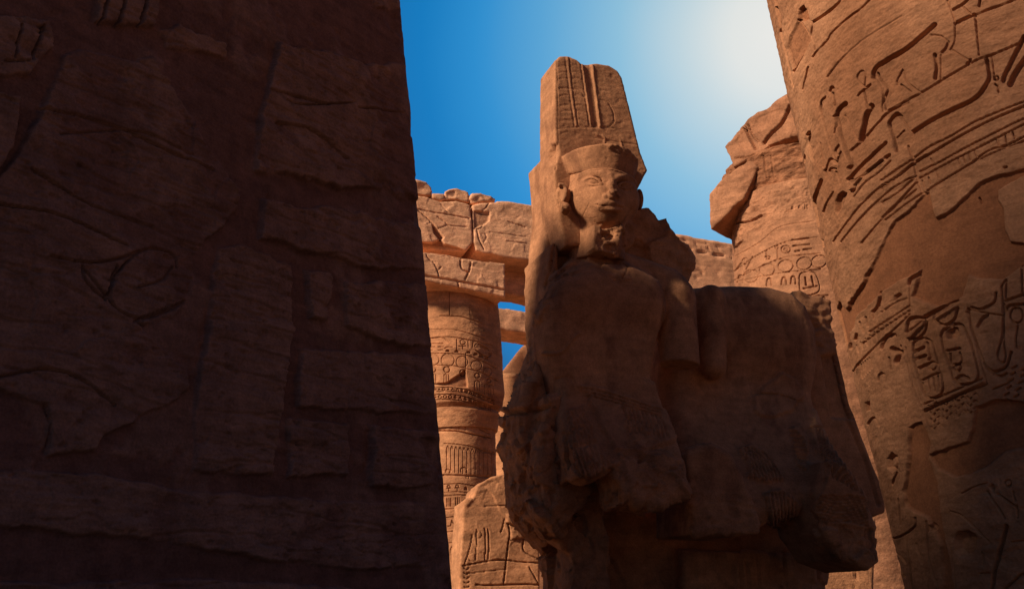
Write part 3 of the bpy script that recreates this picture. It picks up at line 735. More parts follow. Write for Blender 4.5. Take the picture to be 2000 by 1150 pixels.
def head_sdf(P):
    d = head_base(P)
    # sockets, eyes, lids, brows
    for pts_u, pts_l, ctr, rx in ((((1139, 354), (1146, 349.5), (1156, 347), (1166, 350), (1175, 359)), ((1139, 354), (1148, 359.5), (1160, 361.5), (1175, 359.5)), (1157, 354.5), 0.098),
                                  (((1208, 363), (1214, 358), (1222, 356.5), (1230, 359), (1236, 365)), ((1208, 363.5), (1216, 367.5), (1226, 368.5), (1236, 365.5)), (1222, 362.5), 0.080)):
        d = smax(d, -ell(P, onf(ctr[0], ctr[1] - 1, -0.010), (rx * 1.15, 0.052, 0.050)), 0.04)
        hw = rx * 108
        d = smin(d, chain(P, smooth3([onf(ctr[0] - hw, ctr[1] + 0.8, 0.062), onf(ctr[0], ctr[1] + 0.8, 0.055), onf(ctr[0] + hw, ctr[1] + 1.6, 0.062)]), 0.040), 0.010)
        d = smin(d, chain(P, smooth3([onf(a, b, 0.004) for a, b in pts_u]), 0.0125), 0.010)
        d = smin(d, chain(P, smooth3([onf(a, b, 0.012) for a, b in pts_l]), 0.0095), 0.012)
    bl = [onf(x, y, 0.013) for x, y in ((1130, 350), (1140, 341.5), (1158, 336.5), (1175, 338), (1187, 346))]
    br = [onf(x, y, 0.013) for x, y in ((1199, 352), (1207, 347), (1219, 345), (1232, 349), (1240, 358))]
    d = smin(d, chain(P, smooth3(bl), 0.020), 0.030); d = smin(d, chain(P, smooth3(br), 0.020), 0.030)
    # nose, its front broken away
    n0 = onf(1192, 344, 0.018); n1 = onf(1194, 364, -0.006); n2 = onf(1195, 381, -0.022)
    d = smin(d, cap(P, n0, n1, 0.027, 0.036), 0.03); d = smin(d, cap(P, n1, n2, 0.036, 0.046), 0.03)
    d = smin(d, ell(P, onf(1183, 383, 0.006), (0.030, 0.040, 0.024)), 0.015); d = smin(d, ell(P, onf(1206, 385.5, 0.006), (0.028, 0.040, 0.024)), 0.015)
    d = smax(d, -ell(P, onf(1194, 391.5, -0.045), (0.06, 0.05, 0.020)), 0.012)
    # lips
    d = smin(d, ell(P, onf(1191, 402, 0.035), (0.13, 0.06, 0.06)), 0.05)
    up = smooth3([onf(x, y, -0.016 + 0.0010 * abs(x - 1192)) for x, y in ((1167, 399.5), (1178, 396.5), (1188, 395), (1192, 396), (1197, 395.5), (1206, 399), (1214, 404))])
    lo = smooth3([onf(x, y, -0.018 + 0.0010 * abs(x - 1192)) for x, y in ((1172, 405.5), (1182, 408), (1193, 409.5), (1203, 409.5), (1210, 408))])
    mid = smooth3([onf(x, y, -0.040 + 0.0010 * abs(x - 1192)) for x, y in ((1163, 399.5), (1176, 401.5), (1190, 402), (1203, 403.5), (1217, 405.5))])
    d = smin(d, chain(P, up, 0.022), 0.016); d = smin(d, chain(P, lo, 0.025), 0.016)
    d = smax(d, -chain(P, mid, 0.010), 0.008)
    d = smax(d, -ell(P, onf(1193, 416.5, -0.022), (0.08, 0.03, 0.018)), 0.02)
    # ears
    E = lambda x, y, b=0.0: px3(x, y, b - 0.13)
    ear = chain(P, smooth3([E(1106, 376), E(1104, 367), E(1095, 361), E(1085, 366), E(1082, 380), E(1086, 393), E(1095, 401)]), 0.022)
    ear = np.minimum(ear, ell(P, E(1099, 382, 0.06), (0.075, 0.07, 0.115)))
    ear = smin(ear, ell(P, E(1104, 407, 0.0), (0.055, 0.055, 0.062)), 0.03)
    ear = smax(ear, -ell(P, E(1095, 381, -0.02), (0.034, 0.06, 0.075)), 0.02)
    ear = smin(ear, chain(P, [E(1103, 370), E(1105, 382), E(1100, 392)], 0.013), 0.02)
    d = smin(d, ear, 0.02)
    d = smin(d, ell(P, E(1248, 390, 0.10), (0.035, 0.08, 0.12)), 0.03)
    # neck and the support behind it
    d = smin(d, cap(P, px3(1163, 430, 0.10), px3(1166, 520, 0.10), 0.285, 0.295), 0.05)
    # beard, broken off
    cb = onf(1193, 426)[1]
    bp = SF.poly([(1160, 438), (1180, 446), (1214, 440), (1217, 450), (1209, 470), (1208, 488), (1196, 503), (1182, 492), (1172, 497), (1158, 484), (1158, 455)], cb + 0.04)
    bd = ext(P, bp, cb + 0.03, 0.0, 0.015)
    bd = smax(bd, -ell(P, px3(1190, 456, cb), (0.085, 0.14, 0.065)), 0.02)
    bd = smax(bd, -ell(P, px3(1200, 482, cb - 0.02), (0.11, 0.10, 0.07)), 0.02)
    d = smin(d, bd, 0.02)
    d = smax(d, -ell(P, px3(1192, 447, cb - 0.02), (0.10, 0.11, 0.05)), 0.02)
    return d




def stain(V): return 0.75 * sstep(0.02, 0.34, fbm(V, 4.5, 4, 201, gain=0.62, stretch=(1, 1, 0.45)))


def smooth3(p, n=5):
    p = [np.array(q, float) for q in p]
    p = [2 * p[0] - p[1]] + p + [2 * p[-1] - p[-2]]; out = []
    for i in range(1, len(p) - 2):
        for k in range(n):
            t = k / n
            out.append(0.5 * (2 * p[i] + (p[i + 1] - p[i - 1]) * t + (2 * p[i - 1] - 5 * p[i] + 4 * p[i + 1] - p[i + 2]) * t * t
                              + (3 * p[i] - p[i - 1] - 3 * p[i + 1] + p[i + 2]) * t ** 3))
    out.append(p[-2]); return out


def head_relief(V, N):
    px, py = proj(V); R = Relief(px, py, facing(V, N))
    wob = 3 * fbm(V, 14, 3, 2)
    rk = np.zeros(len(V))
    for p in ([(1165, 436), (1215, 434), (1222, 452), (1212, 505), (1160, 505), (1170, 445)], [(1188, 356), (1196, 352), (1208, 372), (1210, 390), (1184, 386), (1184, 376)], [(1098, 402), (1112, 405), (1114, 424), (1100, 420)]):
        rk = np.maximum(rk, 1 - sstep(-3, 3, poly_sdf(px, py, p) + wob))
    h = 0.004 * fbm(V, 9, 4, 1) - 0.012 * np.maximum(0, fbm(V, 22, 3, 15) - 0.32) + rk * (broken(V, 0.016, 9, 4) + facets(V, 0.022, 8, 6))
    R.h = h
    R.line([(1114, 392), (1112, 372), (1118, 354), (1130, 342), (1150, 333), (1175, 330), (1195, 331), (1218, 338), (1236, 348), (1244, 362)], 3.2, -0.007)
    R.line([(1151, 398), (1144, 410), (1138, 424)], 1.5, 0.005)
    R.line([(1137, 425), (1150, 427), (1165, 425)], 1.6, 0.004)
    R.m = stain(V)
    return R.h, R.m


hl = HC + (-0.52, -0.62, -0.75); hh = HC + (0.55, 0.55, 0.46)
sculpt('head', SF, head_sdf, hl, hh, 0.0085, M_STAT, statue, head_relief)


# crown: flared cap and the pair of plumes
CB = px3(1180, 331, -0.44)[2]; CT = px3(1150, 277, -0.46)[2]; CR = px3(1240, 309, -0.35)[2]


def cap_sdf(P):
    q = P - HC.astype(np.float32)
    t = np.clip((P[:, 2] - CB) / (CT - CB), -1.5, 1)
    ra = 0.346 + 0.09 * t; rb = 0.421 + 0.08 * t
    rr = np.sqrt((q[:, 0] / ra) ** 2 + (q[:, 1] / rb) ** 2)
    d = (rr - 1) * 0.38
    top = P[:, 2] - (CT + (CR - CT) * sstep(-0.02, 0.34, q[:, 0] + 0.03 * np.sin(q[:, 0] * 40)))
    return smax(smax(d, top, 0.02), CB - 0.02 - P[:, 2] + 0.30 * np.clip(q[:, 1] + 0.40, 0, 1) * 0.9, 0.04)


PL = [(1084, 285), (1083, 200), (1084, 118), (1094, 109), (1112, 109), (1128, 116), (1136, 124), (1148, 126), (1165, 123), (1190, 127), (1206, 137), (1216, 152), (1234, 225), (1252, 298), (1266, 332), (1244, 374), (1232, 388), (1225, 480), (1104, 480), (1093, 430), (1085, 380), (1082, 330)]


def plume_sdf(P):
    d = ext(P, SF.poly(PL, -0.05), -0.05, 0.40, 0.025)
    return d


def plume_relief(V, N):
    px, py = proj(V); R = Relief(px, py, facing(V, N) & (N @ (-SF.b) > 0.5))
    R.h = 0.006 * fbm(V, 4, 4, 21) + 0.004 * fbm(V, 20, 3, 22, stretch=(1, 1, 2))
    for x0, x1, sg in ((1104, 1122, 1), (1108.5, 1126, -1), (1112, 1129, 1)): R.line([(x0, 112), ((x0 + x1) / 2 - 1, 180), (x1, 246)], 2.6, 0.005 * sg)
    for x0, x1, sg in ((1134, 1151, 1), (1137, 1154, -1)): R.line([(x0, 124), ((x0 + x1) / 2, 185), (x1, 246)], 2.6, 0.006 * sg)
    R.area([(1140, 126), (1153, 125), (1163, 185), (1169, 248), (1158, 248), (1151, 190)], 0.016, 2)
    R.line([(1157, 128), (1164, 190), (1172, 248)], 4, -0.010)
    R.line([(1172, 195), (1186, 200), (1197, 218), (1199, 236), (1190, 247), (1174, 249)], 2.2, 0.007)
    R.line([(1087, 115), (1089, 200), (1090, 282)], 2.2, 0.005)
    for k, y in enumerate((128, 141, 153, 171, 186, 205, 217, 234, 246)):
        R.line([(1089 + k * .6, y + 3), (1097 + k, y), (1105 + 1.3 * k, y + 1)], 1.8, 0.0045)
        R.line([(1114 + k * 1.5, y + 2), (1122 + 1.6 * k, y - 1), (1134 + 1.6 * k, y + 4)], 1.8, 0.0045)
    R.line([(1088, 252), (1130, 249), (1200, 250)], 2, 0.005)
    R.line([(1160, 270), (1200, 276), (1258, 285)], 2.4, 0.006); R.line([(1212, 275), (1216, 300)], 4, -0.008)
    R.line([(1160, 262), (1180, 268), (1180, 280)], 5, -0.008); R.line([(1095, 262), (1110, 258), (1125, 268)], 2, 0.005)
    R.line([(1092, 172), (1130, 176), (1142, 190)], 2, 0.006)
    return R.h, R.m


def crown_sdf(P): return np.minimum(cap_sdf(P), plume_sdf(P))


def crown_relief(V, N):
    h, m = plume_relief(V, N)
    px, py = proj(V)
    w = 5 * fbm(V, 9, 3, 66)
    rk = 1 - sstep(-5, 5, poly_sdf(px, py, [(1160, 268), (1215, 290), (1262, 305), (1262, 325), (1225, 306), (1190, 290)]) + w)
    q = SF.loc(V) - HC
    capm = (q[:, 1] < -0.06) & (q[:, 2] < 0.5)
    h = np.where(capm, 0.006 * fbm(V, 7, 4, 5) + 0.003 * fbm(V, 25, 3, 6, stretch=(1, 1, .5)), h)
    h = h + np.where(capm, rk * broken(V, 0.03, 10, 3), 0)
    # broken notch on the left of the cap
    r2 = 1 - sstep(-5, 4, poly_sdf(px, py, [(1075, 283), (1090, 282), (1092, 300), (1084, 330), (1070, 310)]) + w)
    h = h - r2 * (0.05 + broken(V, 0.03, 9, 8)) - 0.012 * np.maximum(0, fbm(V, 18, 3, 25) - 0.32)
    return h, stain(V)


sculpt('crown', SF, crown_sdf, HC + (-0.62, -0.62, -0.75), HC + (0.62, 0.50, 1.75), 0.0105, M_STAT, statue, crown_relief)


# back pillar and the broken slab behind the head
def back_sdf(P):
    d = ext(P, SF.poly([(1066, 300), (1105, 300), (1200, 380), (1200, 720), (1066, 720), (1066, 470), (1074, 400)], 0.30), 0.30, 0.85, 0.02)
    return d


def rock_sdf(P):
    d = ext(P, SF.poly([(1190, 380), (1232, 396), (1248, 402), (1270, 400), (1284, 412), (1300, 445), (1322, 472), (1348, 484), (1356, 505), (1352, 535), (1346, 552), (1330, 620), (1180, 620)], 0.45), 0.42, 1.0, 0.06)
    return d


def back_relief(V, N):
    px, py = proj(V)
    return 0.008 * fbm(V, 3, 4, 9) + 0.004 * fbm(V, 18, 3, 10, stretch=(1, 1, 2.2)) - 0.012 * np.maximum(0, fbm(V, 18, 3, 25) - 0.32), stain(V)


sculpt('back_pillar', SF, back_sdf, px3(1040, 760, 0.2) * (1, 0, 1) + (-0.3, 0.2, -0.2), px3(1220, 280, 0.2) * (1, 0, 1) + (0.4, 0.95, 0.3), 0.016, M_STAT, statue, back_relief)
sculpt('broken_backrest', SF, rock_sdf, px3(1160, 650, 0.4) * (1, 0, 1) + (-0.2, 0.2, -0.2), px3(1370, 370, 0.4) * (1, 0, 1) + (0.3, 1.3, 0.3), 0.017, M_STAT, statue,
       lambda V, N: (facets(V, 0.07, 2.6, 14) + broken(V, 0.03, 3.5, 14) + 0.012 * fbm(V, 14, 3, 4), np.zeros(len(V))))


# the god's torso with the stump of the arm and the lap
def torso_sdf(P):
    p = px3
    d = ext(P, SF.poly([(1104, 545), (1160, 512), (1235, 510), (1292, 545), (1302, 600), (1288, 680), (1278, 740), (1298, 800), (1316, 835), (1112, 815), (1096, 770), (1086, 730), (1072, 670), (1070, 600)], -0.22), -0.26, 0.34, 0.20)
    d = smin(d, ell(P, p(1132, 590, -0.06), (0.28, 0.23, 0.24)), 0.22)
    d = smin(d, ell(P, p(1238, 594, -0.06), (0.28, 0.23, 0.24)), 0.22)
    d = smin(d, ell(P, p(1192, 830, 0.05), (0.50, 0.36, 0.36)), 0.2)
    d = smin(d, cap(P, p(1155, 505, 0.12), p(1300, 552, 0.10), 0.17, 0.17), 0.12)
    d = smin(d, cap(P, p(1155, 510, 0.12), p(1105, 560, 0.12), 0.19, 0.16), 0.12)
    d = smin(d, ell(P, p(1312, 582, 0.08), (0.235, 0.25, 0.24)), 0.10)
    arm = cap(P, p(1318, 590, 0.05), p(1330, 740, -0.05), 0.215, 0.20)
    cut = p(1326, 712, -0.05)
    arm = smax(arm, cut[2] - 0.10 * (P[:, 0] - cut[0]) - P[:, 2], 0.015)
    d = smin(d, arm, 0.05)
    # lap: the kilt runs forward and breaks off short of the knees
    zt, zb = p(1190, 745, -0.2)[2], p(1230, 960, -0.75)[2]
    lap = np.array([p(x, y, b)[[0, 2]] for x, y, b in ((1100, 745, -.2), (1190, 738, -.2), (1280, 745, -.2), (1312, 830, -.4), (1334, 910, -.65), (1345, 970, -.8), (1290, 993, -.8), (1240, 982, -.8), (1222, 985, -.8),
                    (1198, 915, -.7), (1150, 936, -.7), (1132, 930, -.7), (1108, 880, -.5), (1092, 820, -.3))])
    d = smin(d, ext(lean(P, zt, zb, 0.55), lap, -0.24, 0.3, 0.07), 0.07)
    lim = p(1240, 998, -0.9)[2]
    d = smax(d, lim - P[:, 2] + 0.12 * P[:, 1], 0.05)
    return d


def torso_relief(V, N):
    px, py = proj(V); R = Relief(px, py, facing(V, N))
    wob = 7 * fbm(V, 6, 3, 2) + 3 * fbm(V, 20, 2, 3)
    R.h = 0.006 * fbm(V, 3, 4, 1) + 0.003 * fbm(V, 16, 3, 2)
    def mk(p, e=4): return 1 - sstep(-e, e, poly_sdf(px, py, p) + wob)
    neck = mk([(1085, 470), (1140, 462), (1165, 495), (1215, 505), (1230, 545), (1205, 555), (1160, 520), (1100, 545), (1060, 620), (1040, 640)])
    R.h = R.h + neck * (facets(V, 0.03, 6, 31) + broken(V, 0.02, 9, 31))
    # raised remains of the belt and the pleated kilt, with breaks between
    for p, hgt in (([(1128, 752), (1150, 748), (1200, 765), (1260, 788), (1300, 800), (1318, 862), (1270, 880), (1200, 880), (1160, 800)], 0.035),
                   ([(1105, 805), (1140, 792), (1150, 830), (1115, 840)], 0.03), ([(1112, 842), (1155, 832), (1168, 862), (1122, 876)], 0.03),
                   ([(1118, 880), (1168, 866), (1196, 912), (1150, 935), (1135, 930)], 0.035),
                   ([(1208, 885), (1300, 880), (1322, 905), (1345, 968), (1288, 992), (1235, 985)], 0.03)):
        R.area(p, -hgt, 2.5, wob)
    brk = np.maximum(mk([(1060, 850), (1120, 840), (1150, 940), (1100, 980), (1060, 940)]), 0)
    brk = np.maximum(brk, mk([(1145, 905), (1215, 900), (1230, 1000), (1150, 1000)]))
    brk = np.maximum(brk, mk([(1215, 815), (1290, 830), (1290, 870), (1225, 875)])); brk = np.maximum(brk, mk([(1205, 890), (1345, 900), (1345, 1000), (1220, 1000)]))
    R.h = R.h + brk * (facets(V, 0.035, 5, 17) + facets(V, 0.018, 12, 18) + 0.012 * fbm(V, 14, 3, 19))
    for k in range(3): R.line([(1130, 757 + 7 * k), (1190, 772 + 7 * k), (1290, 805 + 6 * k)], 2, 0.008)
    for k in range(9):
        x = 1215 + 9 * k
        R.line([(x, 800 + 2.0 * k), (x + 16, 850 + 1.2 * k)], 2.6, 0.006, curve=False)
    for x0, y0, x1, y1, n in ((1108, 803, 1116, 838, 6), (1118, 842, 1126, 874, 7), (1124, 880, 1142, 930, 8)):
        for k in range(n): R.line([(x0 + 6.5 * k, y0 - 2 * k), (x1 + 6.5 * k, y1 - 2 * k)], 2.2, 0.007, curve=False)
    R.line([(1060, 690), (1095, 688), (1120, 660), (1132, 650)], 6, -0.02)
    R.line([(1085, 740), (1110, 735), (1122, 745)], 5, 0.012); R.line([(1195, 515), (1225, 520), (1215, 545)], 3, 0.012)
    R.line([(1300, 560), (1293, 620), (1284, 690)], 5, 0.012)
    R.h = R.h - 0.012 * np.maximum(0, fbm(V, 16, 3, 25) - 0.30)
    return R.h, stain(V)


sculpt('torso', SF, torso_sdf, px3(1040, 1010, 0) * (1, 0, 1) + (-0.15, -1.45, -0.1), px3(1390, 480, 0) * (1, 0, 1) + (0.1, 0.62, 0.3), 0.0135, M_STAT, statue, torso_relief)


# the headless companion
def comp_sdf(P):
    p = px3
    zt, zb = p(1480, 745, 0.3)[2], p(1480, 1010, -0.3)[2]
    Q = lean(P, zt, zb, 0.62)
    body = np.array([p(x, y, b)[[0, 2]] for x, y, b in ((1345, 556, .35), (1440, 551, .35), (1512, 554, .35), (1555, 566, .35), (1584, 592, .35), (1604, 645, .35), (1608, 700, .35), (1606, 770, .25),
                     (1640, 860, .0), (1690, 955, -.25), (1716, 1020, -.3), (1600, 1040, -.3), (1572, 1000, -.3), (1540, 1008, -.3), (1500, 1030, -.3), (1470, 1035, -.3), (1345, 1030, -.3), (1325, 860, .0), (1300, 700, .35), (1325, 600, .35))])
    d = ext(Q, body, 0.32, 1.05, 0.22)
    d = smin(d, ell(P, p(1470, 655, 0.42), (0.58, 0.22, 0.42)), 0.2)
    d = smin(d, cap(P, p(1388, 585, 0.33), p(1392, 716, 0.25), 0.165, 0.145), 0.07)
    d = smin(d, ext(P, SF.poly([(1342, 885), (1385, 868), (1425, 888), (1456, 950), (1486, 1040), (1440, 1048), (1346, 1044)], -0.40), -0.40, 0.3, 0.05), 0.04)
    d = smin(d, ext(P, SF.poly([(1592, 960), (1610, 900), (1650, 905), (1690, 965), (1718, 1030), (1722, 1096), (1700, 1114), (1642, 1092), (1606, 1040)], -0.42), -0.42, 0.35, 0.06), 0.10)
    return d


def comp_relief(V, N):
    px, py = proj(V); R = Relief(px, py, facing(V, N))
    wob = 6 * fbm(V, 6, 3, 2) + 3 * fbm(V, 20, 2, 3)
    R.h = 0.007 * fbm(V, 2.5, 4, 1) + 0.003 * fbm(V, 14, 3, 2)
    for p, hgt in (([(1470, 775), (1500, 744), (1530, 728), (1553, 740), (1567, 775), (1545, 805), (1505, 818), (1472, 808)], 0.03),
                   ([(1446, 876), (1468, 868), (1500, 892), (1526, 935), (1492, 946), (1460, 932)], 0.045), ([(1540, 836), (1562, 830), (1578, 860), (1576, 922), (1556, 910)], 0.03),
                   ([(1490, 966), (1525, 958), (1566, 985), (1540, 1015), (1502, 1036)], 0.05), ([(1342, 880), (1385, 870), (1425, 890), (1455, 950), (1484, 1040), (1350, 1045)], 0.04),
                   ([(1585, 830), (1600, 765), (1625, 810), (1650, 860), (1690, 960), (1700, 1030), (1620, 1025), (1585, 995), (1620, 915), (1590, 870)], 0.03)):
        R.area(p, -hgt, 2.5, wob)
    def mk(p, e=4): return 1 - sstep(-e, e, poly_sdf(px, py, p) + wob)
    R.h = R.h + mk([(1590, 1010), (1650, 1022), (1720, 1030), (1730, 1090), (1640, 1100), (1590, 1060)]) * (facets(V, 0.045, 4, 9) + facets(V, 0.018, 11, 8) + 0.012 * fbm(V, 14, 3, 19))
    R.h = R.h + mk([(1345, 960), (1480, 960), (1484, 1045), (1345, 1045)]) * broken(V, 0.02, 6, 19)
    for k in range(9): R.line([(1450 + 7 * k, 872 + 3 * k), (1466 + 7 * k, 940)], 2.4, 0.008, curve=False)
    for k in range(8): R.line([(1494 + 8 * k, 965), (1504 + 6 * k, 1034)], 2.4, 0.008, curve=False)
    for k in range(9): R.line([(1542 + 3 * k, 834 + 3 * k), (1560 + 2.4 * k, 905)], 2.2, 0.007, curve=False)
    for k in range(14): R.line([(1592 + 6 * k, 835 + 6 * k), (1610 + 7 * k, 925 + 4 * k)], 2.4, 0.007, curve=False)
    for k in range(11): R.line([(1598, 972 + 5 * k), (1640, 966 + 5 * k), (1692, 976 + 5 * k)], 2.4, 0.010)
    R.line([(1475, 768), (1520, 772), (1560, 786)], 2, 0.008)
    R.line([(1572, 838), (1592, 836), (1622, 840)], 2.5, 0.01)
    R.h = R.h - 0.012 * np.maximum(0, fbm(V, 16, 3, 25) - 0.30)
    return R.h, stain(V)


sculpt('companion_figure', SF, comp_sdf, px3(1300, 1130, 0.3) * (1, 0, 1) + (-0.4, -0.75, -0.35), px3(1730, 540, 0.3) * (1, 0, 1) + (0.3, 1.3, 0.3), 0.0145, M_STAT, statue, comp_relief)


# throne: the rough broken side on the left, the slab on the right, the base
def throne_left_sdf(P):
    d = ext(P, SF.poly([(1092, 465), (1074, 480), (1076, 560), (1076, 650), (1062, 700), (1042, 745), (1027, 800), (1021, 850), (1028, 900), (1034, 980), (1066, 1022), (1120, 1078), (1120, 1300), (1210, 1300), (1170, 800), (1120, 700), (1100, 600)], 0.10), 0.12, 0.9, 0.05)
    d = smin(d, ext(P, SF.poly([(1072, 770), (1104, 760), (1128, 850), (1150, 930), (1150, 985), (1100, 1040), (1064, 1000), (1056, 900)], -0.22), -0.22, 0.4, 0.08), 0.06)
    return d


def throne_left_relief(V, N):
    px, py = proj(V); R = Relief(px, py, facing(V, N))
    f = sstep(640, 700, py + 14 * fbm(V, 5, 3, 1))
    R.h = f * (facets(V, 0.07, 2.6, 23) + facets(V, 0.025, 7, 26) + 0.02 * fbm(V, 5, 4, 24)) + (1 - f) * 0.012 * fbm(V, 6, 4, 4) + 0.012 * fbm(V, 18, 3, 6)
    R.line([(985, 812), (1010, 808), (1050, 800), (1075, 790)], 9, 0.05)
    R.line([(1085, 470), (1075, 520), (1065, 560)], 6, 0.03)
    return R.h, R.m


sculpt('throne_side', SF, throne_left_sdf, px3(990, 1330, 0.1) * (1, 0, 1) + (-0.25, -0.40, 0.0), px3(1200, 440, 0.1) * (1, 0, 1) + (0.2, 1.1, 0.2), 0.0165, M_STAT, statue, throne_left_relief)


def slab_sdf(P):
    return ext(P, SF.poly([(1560, 566), (1590, 574), (1622, 588), (1636, 680), (1662, 790), (1700, 890), (1730, 965), (1730, 1000), (1700, 1012), (1560, 1012)], 0.55), 0.55, 1.25, 0.04)


def slab_relief(V, N):
    px, py = proj(V); R = Relief(px, py, facing(V, N))
    f = 1 - sstep(670, 705, py)
    R.h = 0.012 * fbm(V, 4, 4, 4) + f * broken(V, 0.05, 4, 6)
    R.area([(1605, 695), (1640, 690), (1672, 818), (1625, 815)], 0.07, 3)
    R.line([(1655, 820), (1690, 900), (1715, 985)], 9, 0.03)
    return R.h, R.m


sculpt('throne_slab', SF, slab_sdf, px3(1540, 1030, 0.5) * (1, 0, 1) + (-0.1, 0.35, -0.1), px3(1750, 550, 0.5) * (1, 0, 1) + (0.2, 1.4, 0.2), 0.0165, M_STAT, statue, slab_relief)


def base_sdf(P):
    a = ext(P, SF.poly([(1120, 990), (1590, 1000), (1625, 1095), (1618, 1150), (1618, 1600), (1140, 1600), (1136, 1150)], 0.85), 0.85, 1.35, 0.05)
    b = ext(P, SF.poly([(1335, 1070), (1600, 1085), (1605, 1600), (1335, 1600)], 0.65), 0.65, 1.0, 0.05)
    return np.minimum(a, b)


def base_relief(V, N):
    px, py = proj(V); R = Relief(px, py, facing(V, N))
    R.h = facets(V, 0.03, 3.0, 2) + 0.01 * fbm(V, 14, 3, 6)
    for x in (1355, 1400, 1442, 1478, 1530): R.line([(x, 1085), (x + 6, 1150)], 4, 0.015, curve=False)
    R.ring(1420, 1110, 10, 12, 4, 0.015); R.line([(1370, 1100), (1390, 1100), (1392, 1130)], 4, 0.015); R.line([(1455, 1095), (1462, 1140)], 5, 0.015)
    return R.h, R.m


BLO = px3(1040, 1150, 0.3); BHI = px3(1640, 980, 0.3)
sculpt('plinth', SF, base_sdf, (BLO[0] - 0.2, -0.1, -0.05), (BHI[0] + 0.3, 1.45, BHI[2] + 0.3), 0.022, M_STAT, statue, base_relief)

#@FAR
# ------------------------------------------------------------------ the ruined hall beyond
def slabstone(name, label, cat, y, theta, poly, depth, h=0.045, r=0.05, amp=0.02, mat=None, strokes=None, parent=None, group=None, seed=0, x=0.0, brk=None, toground=False, wmin=2.4, dk=0.7):
    F = Frame(x, y, theta)
    pl = F.poly(poly)
    if toground: pl[pl[:, 1] < 0.6, 1] = 0.0
    lo = (pl[:, 0].min() - 0.3, -0.3, pl[:, 1].min() - 0.3); hi = (pl[:, 0].max() + 0.3, depth + 0.3, pl[:, 1].max() + 0.3)
    def hf(V, N):
        px, py = proj(V); R = Relief(px, py, facing(V, N)); R.wmin = wmin; R.dk = dk
        R.h = rough(V, amp, 1.2, seed) + facets(V, amp * 0.5, 2.2, seed) + rough(V, amp * 0.5, 6, seed + 3)
        if brk:
            w = 4 * fbm(V, 2.5, 3, seed)
            for p, a in brk: R.h = R.h + (1 - sstep(-3, 3, poly_sdf(px, py, p) + w)) * broken(V, a, 1.6, seed + 9)
        if strokes: strokes(R, V)
        return R.h, R.m
    o = sculpt(name, F, lambda P: ext(P, pl, 0.0, depth, r), lo, hi, h, mat or M_ARCH, parent, hf)
    if label: tag(o, label, cat, group)
    return o


zA = zc(800, 340, 0.226)
def arch_left(R, V):
    for p, w, d in (([(60, 300), (200, 330), (330, 350), (520, 385)], 1.8, .05), ([(70, 310), (140, 370), (200, 430), (250, 490), (290, 545)], 2.0, .06),
                    ([(270, 260), (330, 330)], 1.4, .03), ([(240, 370), (300, 410), (330, 440), (380, 450), (500, 455)], 1.2, .03), ([(250, 470), (330, 440)], 1.2, .03), ([(180, 420), (150, 430)], 1.2, .02)):
        R.line(zA(p), w, d)
    w = 3 * fbm(V, 2, 3, 5)
    R.area(zA([(85, 590), (200, 595), (270, 570), (300, 605), (420, 640), (470, 662), (85, 640)]), 0.16, 1.5, w, mask=1.0)
    R.area(zA([(200, 440), (290, 545), (270, 570), (215, 510)]), 0.10, 1.5, w, mask=1.0)
def arch_right(R, V):
    for p, w, d in (([(735, 240), (690, 250), (660, 290), (620, 330), (630, 345), (700, 350)], 1.8, .05), ([(555, 470), (610, 470), (640, 430)], 1.5, .04), ([(582, 475), (600, 560), (645, 650)], 1.8, .06),
                    ([(650, 510), (665, 545), (640, 590)], 1.4, .03), ([(850, 410), (1000, 460)], 1.4, .04), ([(570, 320), (600, 330), (625, 325)], 2, .05), ([(690, 500), (1010, 545)], 1.2, .02), ([(840, 580), (1010, 600)], 1.2, .02)):
        R.line(zA(p), w, d)
    w = 3 * fbm(V, 2, 3, 5)
    R.area(zA([(545, 320), (690, 330), (680, 400), (640, 430), (560, 465)]), 0.05, 1.5, w, mask=0.5)
def lintel_front(R, V):
    R.line(zA([(100, 870), (500, 940), (830, 1000)]), 4.5, .09); R.line(zA([(90, 660), (500, 735), (830, 770)]), 4.0, .07)
    for p, w, d in (([(145, 690), (160, 725), (210, 770), (240, 830), (255, 880)], 1.8, .05), ([(450, 720), (440, 770), (455, 820), (510, 850)], 3, .08), ([(535, 740), (515, 840), (480, 910)], 3, .08),
                    ([(240, 835), (275, 800)], 1.2, .03), ([(420, 930), (430, 990), (470, 1000)], 3, .06)):
        R.line(zA(p), w, d)
    R.m = np.maximum(R.m, 0)


